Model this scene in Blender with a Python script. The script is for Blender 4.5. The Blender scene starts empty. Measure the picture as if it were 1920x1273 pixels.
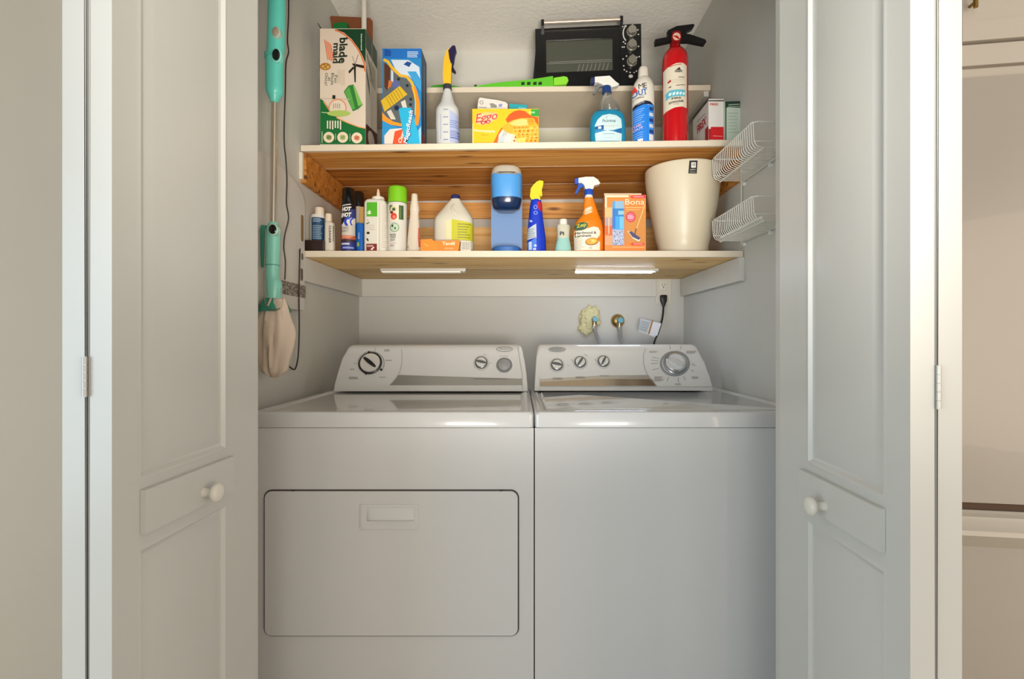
import bpy, bmesh, math, random
from mathutils import Vector, Matrix
from mathutils.geometry import tessellate_polygon
random.seed(7)
PI = math.pi
sc = bpy.context.scene
COL = sc.collection

# ------------------------------------------------------------------ camera, light, exposure
F = 973.0            # focal length in pixels of the 1920 wide frame
EYE = 1.10           # eye height
VX, VY = 975.0, 637.0
cam = bpy.data.cameras.new('camera'); cam.sensor_width = 36; cam.lens = 36*F/1920
cam.shift_x = -15/1920; cam.clip_start = 0.02
cob = bpy.data.objects.new('camera', cam); COL.objects.link(cob)
cob.location = (0, 0, EYE); cob.rotation_euler = (PI/2, 0, 0)
sc.camera = cob
sc.view_settings.view_transform = 'Standard'; sc.view_settings.look = 'None'
sc.view_settings.gamma = 1; sc.view_settings.use_curve_mapping = False
sc.view_settings.exposure = 0.10

w = bpy.data.worlds.new('world'); sc.world = w; w.use_nodes = True
bg = w.node_tree.nodes['Background']; bg.inputs[0].default_value = (1.0, .985, .96, 1); bg.inputs[1].default_value = 0.78

def area(name, loc, target, sx, sy, power, color):
    l = bpy.data.lights.new(name, 'AREA'); l.shape = 'RECTANGLE'; l.size = sx; l.size_y = sy
    l.energy = power; l.color = color
    o = bpy.data.objects.new(name, l); COL.objects.link(o); o.location = loc
    o.rotation_euler = (Vector(target)-Vector(loc)).to_track_quat('-Z', 'Y').to_euler()
    return o
area('assumed_warm_fill', (2.0, -1.0, 1.15), (-.4, 1.6, 1.35), 1.2, 1.4, 19, (1, .80, .60))  # assumed warm source, no lamp in view; added low to fill undersides
area('assumed_cool_fill', (-2.1, -1.1, 1.05), (.5, 1.6, 1.35), 1.3, 1.5, 26, (.66, .86, 1))  # assumed cool source, added as fill behind the camera; no window exists
fl = area('assumed_flash', (.12, -.30, 1.02), (0, 2.0, 2.05), .5, .4, 8.5, (1, .93, .84)); fl.data.spread = math.radians(62)  # assumed camera flash, added to brighten the upper closet and its ceiling

# ------------------------------------------------------------------ materials
def lin(h):
    h = h.lstrip('#'); v = [int(h[i:i+2], 16)/255 for i in (0, 2, 4)]
    return tuple([c/12.92 if c <= .04045 else ((c+.055)/1.055)**2.4 for c in v])+(1,)
MC = {}
def M(h, rough=.5, metal=0, trans=0, coat=0, alpha=1, emit=0, bump=0, bscale=200):
    key = (h, rough, metal, trans, coat, alpha, emit, bump, bscale)
    if key in MC: return MC[key]
    m = bpy.data.materials.new('paint_'+h.strip('#')); m.use_nodes = True
    nt = m.node_tree; b = nt.nodes['Principled BSDF']
    b.inputs['Base Color'].default_value = lin(h); b.inputs['Roughness'].default_value = rough
    b.inputs['Metallic'].default_value = metal; b.inputs['Transmission Weight'].default_value = trans
    b.inputs['Coat Weight'].default_value = coat; b.inputs['Alpha'].default_value = alpha
    # every surface carries a faint procedural variation
    tc = nt.nodes.new('ShaderNodeTexCoord'); n = nt.nodes.new('ShaderNodeTexNoise'); n.inputs['Scale'].default_value = 9
    n.inputs['Detail'].default_value = 3
    mx = nt.nodes.new('ShaderNodeMixRGB'); mx.blend_type = 'MULTIPLY'; mx.inputs[0].default_value = .12
    mx.inputs[1].default_value = lin(h); nt.links.new(tc.outputs['Object'], n.inputs['Vector'])
    cr = nt.nodes.new('ShaderNodeValToRGB'); cr.color_ramp.elements[0].color = (.8, .8, .8, 1); cr.color_ramp.elements[0].position = .3
    nt.links.new(n.outputs['Fac'], cr.inputs[0]); nt.links.new(cr.outputs[0], mx.inputs[2]); nt.links.new(mx.outputs[0], b.inputs['Base Color'])
    if emit:
        b.inputs['Emission Color'].default_value = lin(h); b.inputs['Emission Strength'].default_value = emit
    if bump:
        n2 = nt.nodes.new('ShaderNodeTexNoise'); n2.inputs['Scale'].default_value = bscale; n2.inputs['Detail'].default_value = 4
        nt.links.new(tc.outputs['Object'], n2.inputs['Vector'])
        bp = nt.nodes.new('ShaderNodeBump'); bp.inputs['Strength'].default_value = bump; bp.inputs['Distance'].default_value = .004
        nt.links.new(n2.outputs['Fac'], bp.inputs['Height']); nt.links.new(bp.outputs[0], b.inputs['Normal'])
    MC[key] = m; return m

def wood(name, c1, c2, c3, knots=True):
    m = bpy.data.materials.new(name); m.use_nodes = True; nt = m.node_tree; L = nt.links.new
    b = nt.nodes['Principled BSDF']; b.inputs['Roughness'].default_value = .55
    tc = nt.nodes.new('ShaderNodeTexCoord'); oi = nt.nodes.new('ShaderNodeObjectInfo')
    add = nt.nodes.new('ShaderNodeVectorMath'); add.operation = 'ADD'
    sc_ = nt.nodes.new('ShaderNodeVectorMath'); sc_.operation = 'SCALE'; sc_.inputs['Scale'].default_value = 7
    comb = nt.nodes.new('ShaderNodeCombineXYZ')
    for k in range(3): L(oi.outputs['Random'], comb.inputs[k])
    L(comb.outputs[0], sc_.inputs[0]); L(tc.outputs['Object'], add.inputs[0]); L(sc_.outputs[0], add.inputs[1])
    # knots
    mpk = nt.nodes.new('ShaderNodeMapping'); mpk.inputs['Scale'].default_value = (2.4, 9, 9); L(add.outputs[0], mpk.inputs[0])
    vk = nt.nodes.new('ShaderNodeTexVoronoi'); vk.inputs['Scale'].default_value = 1.6; L(mpk.outputs[0], vk.inputs['Vector'])
    # warped grain along X
    mp = nt.nodes.new('ShaderNodeMapping'); mp.inputs['Scale'].default_value = (1.1, 26, 26); L(add.outputs[0], mp.inputs[0])
    ng = nt.nodes.new('ShaderNodeTexNoise'); ng.inputs['Scale'].default_value = 1.6; ng.inputs['Detail'].default_value = 6; ng.inputs['Distortion'].default_value = 1.2
    L(mp.outputs[0], ng.inputs['Vector'])
    r = nt.nodes.new('ShaderNodeValToRGB'); e = r.color_ramp.elements
    e[0].position = .28; e[0].color = lin(c3); e[1].position = .72; e[1].color = lin(c1); q = r.color_ramp.elements.new(.48); q.color = lin(c2)
    L(ng.outputs['Fac'], r.inputs[0])
    rk = nt.nodes.new('ShaderNodeValToRGB'); ek = rk.color_ramp.elements
    ek[0].position = .05; ek[0].color = (.16, .07, .03, 1); ek[1].position = .17; ek[1].color = (1, 1, 1, 1)
    L(vk.outputs['Distance'], rk.inputs[0])
    mx = nt.nodes.new('ShaderNodeMixRGB'); mx.blend_type = 'MULTIPLY'; mx.inputs[0].default_value = .9 if knots else 0
    L(r.outputs[0], mx.inputs[1]); L(rk.outputs[0], mx.inputs[2])
    hv = nt.nodes.new('ShaderNodeHueSaturation'); mr = nt.nodes.new('ShaderNodeMapRange')
    mr.inputs['To Min'].default_value = .85; mr.inputs['To Max'].default_value = 1.12
    L(oi.outputs['Random'], mr.inputs[0]); L(mr.outputs[0], hv.inputs['Value']); L(mx.outputs[0], hv.inputs['Color'])
    L(hv.outputs[0], b.inputs['Base Color'])
    return m
PINE = wood('raw_pine', '#e6b26a', '#d3974c', '#a4662b')
PINE_D = wood('stained_pine', '#d39443', '#b9772f', '#8a5019')
PALE = wood('pale_pine', '#f6d699', '#efc680', '#d9a75f')

# ------------------------------------------------------------------ object helpers
def link(name, me, parent=None):
    o = bpy.data.objects.new(name, me); COL.objects.link(o)
    if parent: o.parent = parent
    return o
def fin(name, bm, mats, parent=None, smooth=40, bevel=0, seg=2):
    if not isinstance(mats, (list, tuple)): mats = [mats]
    if bevel:
        es = [e for e in bm.edges if len(e.link_faces) == 2 and e.calc_face_angle(0) > .6]
        bmesh.ops.bevel(bm, geom=es, offset=bevel, segments=seg, profile=.5, affect='EDGES', clamp_overlap=True)
    me = bpy.data.meshes.new(name)
    bmesh.ops.recalc_face_normals(bm, faces=bm.faces)
    bm.to_mesh(me); bm.free()
    for m in mats: me.materials.append(m)
    if smooth:
        for p in me.polygons: p.use_smooth = True
        me.set_sharp_from_angle(angle=math.radians(smooth))
    return link(name, me, parent)
def empty(name, loc, rz=0):
    o = bpy.data.objects.new(name, None); o.empty_display_size = .05; COL.objects.link(o); o.location = loc; o.rotation_euler = (0, 0, rz); return o
def tag(o, label, cat, group=None, kind=None):
    o['label'] = label; o['category'] = cat
    if group: o['group'] = group
    if kind: o['kind'] = kind
    return o
def struct(o, label=None):
    o['kind'] = 'structure'
    if label: o['label'] = label
    return o
def box(bm, x0, x1, y0, y1, z0, z1, mi=0):
    vs = [bm.verts.new((x, y, z)) for x in (x0, x1) for y in (y0, y1) for z in (z0, z1)]
    idx = [(0, 1, 3, 2), (4, 6, 7, 5), (0, 4, 5, 1), (2, 3, 7, 6), (0, 2, 6, 4), (1, 5, 7, 3)]
    fs = [bm.faces.new([vs[i] for i in f]) for f in idx]
    for f in fs: f.material_index = mi
    return fs
def bx(name, x0, x1, y0, y1, z0, z1, mat, parent=None, bevel=0):
    bm = bmesh.new(); box(bm, x0, x1, y0, y1, z0, z1); return fin(name, bm, mat, parent, bevel=bevel, smooth=40)
def tube(bm, pts, r, seg=8, mi=0, closed=False):
    pts = [Vector(p) for p in pts]; n = len(pts); rings = []
    up = Vector((0, 0, 1))
    prev = None
    for i, p in enumerate(pts):
        a = pts[i-1] if (i > 0 or closed) else p; b = pts[(i+1) % n] if (i < n-1 or closed) else p
        d = (b-a).normalized()
        if prev is None:
            s = d.cross(up)
            if s.length < .1: s = d.cross(Vector((1, 0, 0)))
            s.normalize()
        else:
            s = (prev-d*prev.dot(d)).normalized()
        prev = s; t = d.cross(s)
        rr = r[i] if isinstance(r, (list, tuple)) else r
        rings.append([bm.verts.new(p+s*math.cos(2*PI*k/seg)*rr+t*math.sin(2*PI*k/seg)*rr) for k in range(seg)])
    m = n if closed else n-1
    for i in range(m):
        A, B = rings[i], rings[(i+1) % n]
        for k in range(seg):
            f = bm.faces.new((A[k], A[(k+1) % seg], B[(k+1) % seg], B[k])); f.material_index = mi
    if not closed:
        bm.faces.new(rings[0][::-1]).material_index = mi; bm.faces.new(rings[-1]).material_index = mi
def smoothpts(pts, k=6):
    pts = [Vector(p) for p in pts]; out = []
    for i in range(len(pts)-1):
        p0 = pts[max(i-1, 0)]; p1 = pts[i]; p2 = pts[i+1]; p3 = pts[min(i+2, len(pts)-1)]
        for j in range(k):
            t = j/k
            out.append(.5*((2*p1)+(p2-p0)*t+(2*p0-5*p1+4*p2-p3)*t*t+(3*p1-p0-3*p2+p3)*t**3))
    out.append(pts[-1]); return out
def cyl(bm, c, axis, r0, r1, length, seg=32, mi=0):
    """solid tapered cylinder from c along unit axis"""
    c = Vector(c); a = Vector(axis).normalized(); s = a.orthogonal().normalized(); t = a.cross(s)
    A = [bm.verts.new(c+s*math.cos(2*PI*k/seg)*r0+t*math.sin(2*PI*k/seg)*r0) for k in range(seg)]
    B = [bm.verts.new(c+a*length+s*math.cos(2*PI*k/seg)*r1+t*math.sin(2*PI*k/seg)*r1) for k in range(seg)]
    for k in range(seg): bm.faces.new((A[k], A[(k+1) % seg], B[(k+1) % seg], B[k])).material_index = mi
    bm.faces.new(A[::-1]).material_index = mi; bm.faces.new(B).material_index = mi
def sgp(v, p): return math.copysign(abs(v)**p, v)
def loft(bm, secs, seg=36, mi=0, cap0=True, cap1=True):
    """secs: (z, halfw, halfd, n, cx, cy)"""
    rings = []
    for (z, hw, hd, n, cx, cy) in secs:
        rings.append([bm.verts.new((cx+hw*sgp(math.cos(2*PI*k/seg), 2/n), cy+hd*sgp(math.sin(2*PI*k/seg), 2/n), z)) for k in range(seg)])
    for A, B in zip(rings, rings[1:]):
        for k in range(seg): bm.faces.new((A[k], A[(k+1) % seg], B[(k+1) % seg], B[k])).material_index = mi
    if cap0: bm.faces.new(rings[0][::-1]).material_index = mi
    if cap1: bm.faces.new(rings[-1]).material_index = mi
def resamp(secs, k=5):
    out = []
    for i in range(len(secs)-1):
        p0, p1, p2, p3 = secs[max(i-1, 0)], secs[i], secs[i+1], secs[min(i+2, len(secs)-1)]
        for j in range(k):
            t = j/k
            out.append(tuple(.5*(2*b+(c-a)*t+(2*a-5*b+4*c-d)*t*t+(3*b-a-3*c+d)*t**3) for a, b, c, d in zip(p0, p1, p2, p3)))
    out.append(tuple(secs[-1])); return out
def prism(bm, poly, to3, depth_vec, mi=0):
    """closed polygon mapped by to3 and extruded by depth_vec"""
    A = [bm.verts.new(to3(p)) for p in poly]; B = [bm.verts.new(Vector(to3(p))+Vector(depth_vec)) for p in poly]
    n = len(poly)
    bm.faces.new(A).material_index = mi; bm.faces.new(B[::-1]).material_index = mi
    for i in range(n): bm.faces.new((A[i], B[i], B[(i+1) % n], A[(i+1) % n])).material_index = mi

# ------------------------------------------------------------------ printed decals
class Print:
    """printed graphics of one face, drawn in crop pixels, joined into one mesh"""
    def __init__(s, ox=0, oy=0, sca=1.0):
        s.ox, s.oy, s.s = ox, oy, sca; s.bm = bmesh.new(); s.mats = []; s.lay = 0; s.layers = s.bm.verts.layers.float.new('lay')
    def P(s, x, y): return (s.ox+x/s.s, s.oy+y/s.s)
    def mi(s, c):
        m = c if not isinstance(c, str) else M(c, .5)
        if m not in s.mats: s.mats.append(m)
        return s.mats.index(m)
    def add(s, pts, faces, c):
        i = s.mi(c); vs = []
        for p in pts:
            v = s.bm.verts.new((p[0], p[1], 0)); v[s.layers] = s.lay; vs.append(v)
        for f in faces:
            try: s.bm.faces.new([vs[k] for k in f]).material_index = i
            except ValueError: pass
    def poly(s, pts, c, up=True):
        if up: s.lay += 1
        pts = [s.P(*p) for p in pts]
        tr = tessellate_polygon([[Vector((p[0], p[1], 0)) for p in pts]])
        s.add(pts, tr, c)
    def rect(s, x0, y0, x1, y1, c, up=True): s.poly([(x0, y0), (x1, y0), (x1, y1), (x0, y1)], c, up)
    def ell(s, cx, cy, rx, ry, c, n=28, rot=0, up=True):
        q = math.radians(rot)
        s.poly([(cx+rx*math.cos(t)*math.cos(q)-ry*math.sin(t)*math.sin(q), cy+rx*math.cos(t)*math.sin(q)+ry*math.sin(t)*math.cos(q)) for t in [2*PI*k/n for k in range(n)]], c, up)
    def ring(s, cx, cy, rx, ry, wd, c, n=32, a0=0, a1=360):
        s.lay += 1; P = []; 
        for k in range(n+1):
            t = math.radians(a0+(a1-a0)*k/n)
            P.append(s.P(cx+rx*math.cos(t), cy+ry*math.sin(t))); P.append(s.P(cx+(rx-wd)*math.cos(t), cy+(ry-wd)*math.sin(t)))
        s.add(P, [(2*k, 2*k+1, 2*k+3, 2*k+2) for k in range(n)], c)
    def line(s, pts, wd, c, up=True):
        if up: s.lay += 1
        P = []; n = len(pts)
        for i, p in enumerate(pts):
            a = pts[max(i-1, 0)]; b = pts[min(i+1, n-1)]; d = Vector((b[0]-a[0], b[1]-a[1]))
            d = d.normalized() if d.length else Vector((1, 0)); nn = Vector((-d.y, d.x))*wd/2
            P.append(s.P(p[0]+nn.x, p[1]+nn.y)); P.append(s.P(p[0]-nn.x, p[1]-nn.y))
        s.add(P, [(2*k, 2*k+1, 2*k+3, 2*k+2) for k in range(n-1)], c)
    def lines(s, x0, y0, x1, y1, n, c, vert=False, fill=.45, rag=.3):
        """rows of print too small to read"""
        s.lay += 1
        for k in range(n):
            if vert:
                wd = (x1-x0)/n; a = x0+k*wd; e = y1-(y1-y0)*rag*random.random(); s.rect(a, y0, a+wd*fill, e, c, False)
            else:
                hd = (y1-y0)/n; a = y0+k*hd; e = x1-(x1-x0)*rag*random.random(); s.rect(x0, a, e, a+hd*fill, c, False)
    def text(s, body, cx, cy, h, c, w=None, rot=0, shear=0, bold=0, arc=0):
        """h: cap height in crop px; w: total width; rot clockwise degrees"""
        s.lay += 1
        cu = bpy.data.curves.new('t', 'FONT'); cu.body = body; cu.align_x = 'CENTER'; cu.align_y = 'CENTER'; cu.offset = bold; cu.resolution_u = 2; cu.shear = 0
        o = bpy.data.objects.new('t', cu); me = bpy.data.meshes.new_from_object(o)
        vs = [v.co.copy() for v in me.vertices]; fs = [tuple(p.vertices) for p in me.polygons]
        bpy.data.objects.remove(o); bpy.data.curves.remove(cu); bpy.data.meshes.remove(me)
        if not vs: return
        x0, x1 = min(v.x for v in vs), max(v.x for v in vs); y0, y1 = min(v.y for v in vs), max(v.y for v in vs)
        ky = h/(y1-y0); kx = (w/(x1-x0)) if w else ky; q = math.radians(rot); P = []
        for v in vs:
            x = (v.x-(x0+x1)/2)*kx; y = -(v.y-(y0+y1)/2)*ky; x -= shear*y
            y += arc*(x*x)
            P.append(s.P(cx+x*math.cos(q)-y*math.sin(q), cy+x*math.sin(q)+y*math.cos(q)))
        s.add(P, fs, c)
    def build(s, name, parent, fn, step=None, eps=.00018):
        """fn(px, py, off) -> local xyz"""
        bm = s.bm
        if step:
            xs = [v.co.x for v in bm.verts]; a, b = min(xs), max(xs); x = a+step
            while x < b:
                bmesh.ops.bisect_plane(bm, geom=bm.verts[:]+bm.edges[:]+bm.faces[:], plane_co=(x, 0, 0), plane_no=(1, 0, 0)); x += step
        for v in bm.verts:
            v.co = Vector(fn(v.co.x, v.co.y, .0004+eps*v[s.layers]))
        me = bpy.data.meshes.new(name); bm.to_mesh(me); bm.free()
        for m in s.mats: me.materials.append(m)
        return link(name, me, parent)

# ------------------------------------------------------------------ shelf levels
SHELF_Y = 1.80; LOW_Z = 1.4075
def up_z(px, y=1.87): return 1.7735+((px-VX)*y/F+.757)/1.534*.0190+.0011
class Item:
    """a thing standing on a shelf: px centre, front depth yf, depth d; pixel helpers map traced outlines to its own depth"""
    def __init__(s, name, label, cat, pxc, yf, d, z, group=None, tilt=0, zoff=.0006):
        s.yf, s.d = yf, d; s.yc = yf+d/2; s.x = (pxc-VX)*s.yc/F; s.z = z+zoff
        s.root = empty(name, (s.x, s.yc, s.z)); tag(s.root, label, cat, group)
        if tilt: s.root.rotation_euler[1] = tilt
    def W(s, px, py, y=0.0):
        Y = s.yc+y; return Vector(((px-VX)*Y/F-s.x, y, EYE+(VY-py)*Y/F-s.z))
    def body(s, name, secs, mat, ratio=None, n=2, base=None, top=None, sm=0, seg=40, bevel=0, parent=None, zmin=0.0, cy=0, smooth=50):
        """secs: (py, px0, px1[, n]) silhouette at the centre depth"""
        hd0 = s.d/2; S = []
        wmax = max(q[2]-q[1] for q in secs)
        for q in secs:
            a = s.W(q[1], q[0], cy); b = s.W(q[2], q[0], cy); hw = (b.x-a.x)/2
            nn = q[3] if len(q) > 3 else n
            hd = hw if ratio is None else (hd0*(q[2]-q[1])/wmax if ratio == 'k' else hw*ratio)
            if len(q) > 4: hd = q[4]
            S.append((a.z, hw, hd, nn, (a.x+b.x)/2, cy))
        S.sort(key=lambda r: r[0])
        if base is not False and S[0][0] > .001 and base is not None: 
            q = S[0]; S.insert(0, (zmin,)+q[1:])
        if sm: S = resamp(S, sm)
        s.S = S
        bm = bmesh.new(); loft(bm, S, seg); return fin(name, bm, mat, parent or s.root, smooth=smooth, bevel=bevel)
    def surf(s, px, py, off):
        """orthographic projection of a front pixel on the lofted body"""
        Y = s.yc-s.S[len(s.S)//2][2]; x = (px-VX)*Y/F-s.x; z = EYE+(VY-py)*Y/F-s.z
        S = s.S; q = S[0]
        if z <= S[0][0]: q = S[0]
        elif z >= S[-1][0]: q = S[-1]
        else:
            for A, B in zip(S, S[1:]):
                if A[0] <= z <= B[0]:
                    t = (z-A[0])/max(B[0]-A[0], 1e-6); q = tuple(a+(b-a)*t for a, b in zip(A, B)); break
        hw, hd, n, cx, cy = q[1]+off, q[2]+off, q[3], q[4], q[5]
        u = min(abs((x-cx)/hw), .985) ; x2 = cx+math.copysign(u*hw, x-cx) if abs((x-cx)/hw) > .985 else x
        return Vector((x2, cy-hd*(1-u**n)**(1/n), max(z, .0012)))
    def flat(s, px, py, off):
        y = -s.d/2-off; v = s.W(px, py, y); v.z = max(v.z, .0012); return v
    def prism(s, name, poly, mat, thick, y=0.0, bevel=.0015, parent=None, seg=2):
        bm = bmesh.new(); prism(bm, poly, lambda p: s.W(p[0], p[1], y)-Vector((0, thick/2, 0)), (0, thick, 0))
        return fin(name, bm, mat, parent or s.root, bevel=bevel, seg=seg)
    def carton(s, name, px0, px1, ptop, mat, bevel=.0006):
        a = s.W(px0, ptop, -s.d/2); b = s.W(px1, ptop, -s.d/2)
        s.bx = (a.x, b.x, a.z)
        return bx(name, a.x, b.x, -s.d/2, s.d/2, 0, a.z, mat, s.root, bevel)
# ------------------------------------------------------------------ setting
XL, XR, YB = -.764, .777, 2.465
CEIL = 2.47
WALLC = M('#cdccc5', .62, bump=.12, bscale=60)
WHITE = M('#d3d2cb', .42); DOORW = M('#c9cac6', .33)
struct(bx('floor', -3.2, 3.2, -3.0, 3.2, -.05, 0, M('#c9bca8', .45)))
cl = struct(bx('ceiling', -3.2, 3.2, -3.0, 3.2, CEIL, CEIL+.08, M('#efece4', .85, bump=.6, bscale=55)))
struct(bx('wall_left', XL-.1, XL, 1.25, YB, 0, CEIL, WALLC))
struct(bx('wall_right', XR, XR+.1, 1.25, YB, 0, CEIL, WALLC))
struct(bx('wall_back', XL-.1, XR+.1, YB, YB+.1, 0, CEIL, WALLC))
HALLC = M('#b8ab9a', .6, bump=.05, bscale=60)
bm = bmesh.new()
box(bm, -3.2, -.655, 1.14, 1.25, 0, CEIL)
struct(fin('wall_front_left', bm, HALLC, smooth=0))
bm = bmesh.new(); box(bm, .64, .93, 1.14, 1.25, 0, CEIL)
struct(fin('wall_front_right', bm, HALLC, smooth=0))
struct(bx('wall_front_header', -.655, .64, 1.14, 1.25, 2.06, CEIL, HALLC))
struct(bx('wall_kitchen', .90, 3.2, 2.62, 2.72, 0, CEIL, HALLC))
# jambs / casing round the opening
struct(bx('trim_1', -.655, -.637, 1.128, 1.262, 0, 2.06, WHITE, bevel=.002))
struct(bx('trim_2', .622, .64, 1.128, 1.262, 0, 2.06, WHITE, bevel=.002))
struct(bx('trim_3', -.637, .622, 1.128, 1.262, 2.042, 2.06, WHITE))

# bifold doors, folded open
def panel_loops(bm, org, ax, nrm, t0, t1, z0, z1):
    loops = [(0, 0), (.004, .0016), (.008, .0016), (.013, -.0045), (.018, -.006), (.036, -.0012), (.040, -.0004)]
    rings = []
    for ins, d in loops:
        c = [(t0+ins, z0+ins), (t1-ins, z0+ins), (t1-ins, z1-ins), (t0+ins, z1-ins)]
        rings.append([bm.verts.new(org+ax*t+Vector((0, 0, z))+nrm*d) for t, z in c])
    for A, B in zip(rings, rings[1:]):
        for k in range(4): bm.faces.new((A[k], A[(k+1) % 4], B[(k+1) % 4], B[k]))
    bm.faces.new(rings[-1])
def leaf(name, parent, x0, y0, ang, L, side, panels, zb=.012, zt=2.03, T=.034, face=True, z_shift=0):
    """leaf from near edge (x0,y0) running away at angle; side=+1 the panelled face looks to +X"""
    ax = Vector((math.sin(ang), math.cos(ang), 0)); nrm = Vector((math.cos(ang), -math.sin(ang), 0))*side
    org = Vector((x0, y0, 0)); bm = bmesh.new()
    def q(t, z, n): return bm.verts.new(org+ax*t+Vector((0, 0, z))+nrm*n)
    ts = [0, .045, L-.11, L]; zs = [zb]+[z for p in panels for z in p]+[zt]
    # face with panel openings
    for i in range(len(zs)-1):
        for j in range(3):
            if j == 1 and i % 2 == 1:
                if face: panel_loops(bm, org, ax, nrm, ts[1], ts[2], zs[i], zs[i+1]); continue
            bm.faces.new((q(ts[j], zs[i], 0), q(ts[j+1], zs[i], 0), q(ts[j+1], zs[i+1], 0), q(ts[j], zs[i+1], 0)))
    # back and edges
    bm.faces.new((q(0, zb, -T), q(L, zb, -T), q(L, zt, -T), q(0, zt, -T)))
    for a, b in (((0, zb), (0, zt)), ((L, zb), (L, zt)), ((0, zb), (L, zb)), ((0, zt), (L, zt))):
        bm.faces.new((q(*a, 0), q(*b, 0), q(*b, -T), q(*a, -T)))
    bmesh.ops.remove_doubles(bm, verts=bm.verts, dist=.0002)
    es = [e for e in bm.edges if e.is_manifold and abs(e.calc_face_angle(0)-PI/2) < .1 and abs((e.verts[0].co-e.verts[1].co).z) > 1.5]
    bmesh.ops.bevel(bm, geom=es, offset=.004, segments=3, affect='EDGES')
    return fin(name, bm, DOORW, parent, smooth=25), org, ax, nrm
def knob(parent, p, nrm, r):
    bm = bmesh.new(); rings = []; prof = [(0, .50), (.006, .46), (.012, .38), (.016, .50), (.019, .85), (.023, 1.0), (.028, .97), (.031, .8), (.033, .45), (.0335, 0.02)]
    s = Vector((0, 0, 1)); t = nrm.cross(s)
    for d, k in prof: rings.append([bm.verts.new(p+nrm*d+(s*math.cos(2*PI*i/28)+t*math.sin(2*PI*i/28))*r*k) for i in range(28)])
    for A, B in zip(rings, rings[1:]):
        for k in range(28): bm.faces.new((A[k], A[(k+1) % 28], B[(k+1) % 28], B[k]))
    bm.faces.new(rings[-1]); bm.faces.new(rings[0][::-1])
    return fin('knob', bm, M('#dcd9d0', .25), parent, smooth=60)
def plaque(parent, org, ax, nrm, t0, t1, z0, z1):
    bm = bmesh.new(); P = [(t0, z0), (t1, z0), (t1, z1), (t0, z1)]
    prism(bm, P, lambda p: org+ax*p[0]+Vector((0, 0, p[1]))+nrm*.0005, nrm*.009)
    return fin('knob_plate', bm, DOORW, parent, bevel=.0015)
def hinge(parent, x, y, z0, z1):
    bm = bmesh.new(); n = 5; h = (z1-z0)/n
    for k in range(n): cyl(bm, (x, y-.002, z0+k*h+.0006), (0, 0, 1), .0034, .0034, h-.0012, 16)
    box(bm, x-.0022, x+.0022, y-.0018, y-.0004, z0, z1)
    return fin('hinge', bm, M('#b9b8b2', .35, .5), parent)
G = .0045
d1 = empty('door_1', (-.60, .74, 0)); struct(d1)
d1.location = (0, 0, 0)
lf, org, ax, nrm = leaf('folding_leaf', d1, -.582, .74, math.radians(1.8), .386, 1, [(.10, .785), (.882, 1.93)])
plaque(d1, org, ax, nrm, .052, .286, .803, .870); knob(d1, org+ax*.19+nrm*.009+Vector((0, 0, .826)), nrm, .0165)
leaf('folding_leaf', d1, -.582-.034-G-.034, .742, math.radians(-.4), .386, -1, [(.10, .785), (.882, 1.93)])
hinge(d1, -.582-.034-G/2, .739, 1.10-107/973*.74, 1.10-32/973*.74)
d2 = empty('door_2', (0, 0, 0)); struct(d2)
lf, org, ax, nrm = leaf('folding_leaf', d2, .534, .71, math.radians(2.1), .385, -1, [(.08, .766), (.863, 1.93)])
plaque(d2, org, ax, nrm, .050, .286, .788, .852); knob(d2, org+ax*.195+nrm*.009+Vector((0, 0, .809)), nrm, .0165)
leaf('folding_leaf', d2, .534+.034+G+.034, .712, math.radians(2.2), .385, 1, [(.08, .766), (.863, 1.93)])
hinge(d2, .534+.034+G/2, .709, 1.10-130/973*.71, 1.10-48/973*.71)

# ------------------------------------------------------------------ shelves
YSB = YB-.0015
up = empty('upper_shelf', (0, SHELF_Y, 1.783)); tag(up, 'wide pine board shelf with white painted front edge holding the cartons and fire extinguisher', 'shelf')
a_up = -math.atan(.0190/(829/F*SHELF_Y)); up.rotation_euler[1] = a_up
T = .0205
xl, xr = XL+.003, XR-.003
def plank(name, parent, x0, x1, y0, y1, z0, z1, under, white, wf=True):
    bm = bmesh.new(); fs = box(bm, x0, x1, y0, y1, z0, z1)
    for f in fs:
        c = f.calc_center_median(); f.normal_update()
        f.material_index = 0 if abs(c.z-z1) < 1e-5 else 1
    return fin(name, bm, [white, under], parent, bevel=.0008, smooth=0)
EDGE = M('#ded2bd', .5, bump=.25, bscale=90)
ys = [0, .215, .445, YSB-SHELF_Y-.02]
bm = bmesh.new(); box(bm, xl, xr, 0, .012, -T, 0)
fin('painted_edge', bm, EDGE, up, bevel=.001, smooth=0)
for i, (a, b) in enumerate(((.012, .19), (.1915, .415), (.4165, ys[3]+.018))):
    plank('plank', up, xl, xr, a, b-.001, -T+(.0 if i else .0), -.0002, PINE if i != 1 else PINE_D, EDGE)
# z of the tilted shelf top under a point
lo = empty('lower_shelf', (0, SHELF_Y, LOW_Z)); tag(lo, 'wide pine board shelf with white painted edge above the washer and dryer', 'shelf')
fin_b = bx('painted_edge', xl, xr, 0, .012, -.0212, 0, EDGE, lo, .001)
for i, (a, b) in enumerate(((.012, .30), (.301, YSB-SHELF_Y-.002))):
    plank('plank', lo, xl, xr, a, b-.001, -.0208, -.0002, PALE, EDGE)
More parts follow.
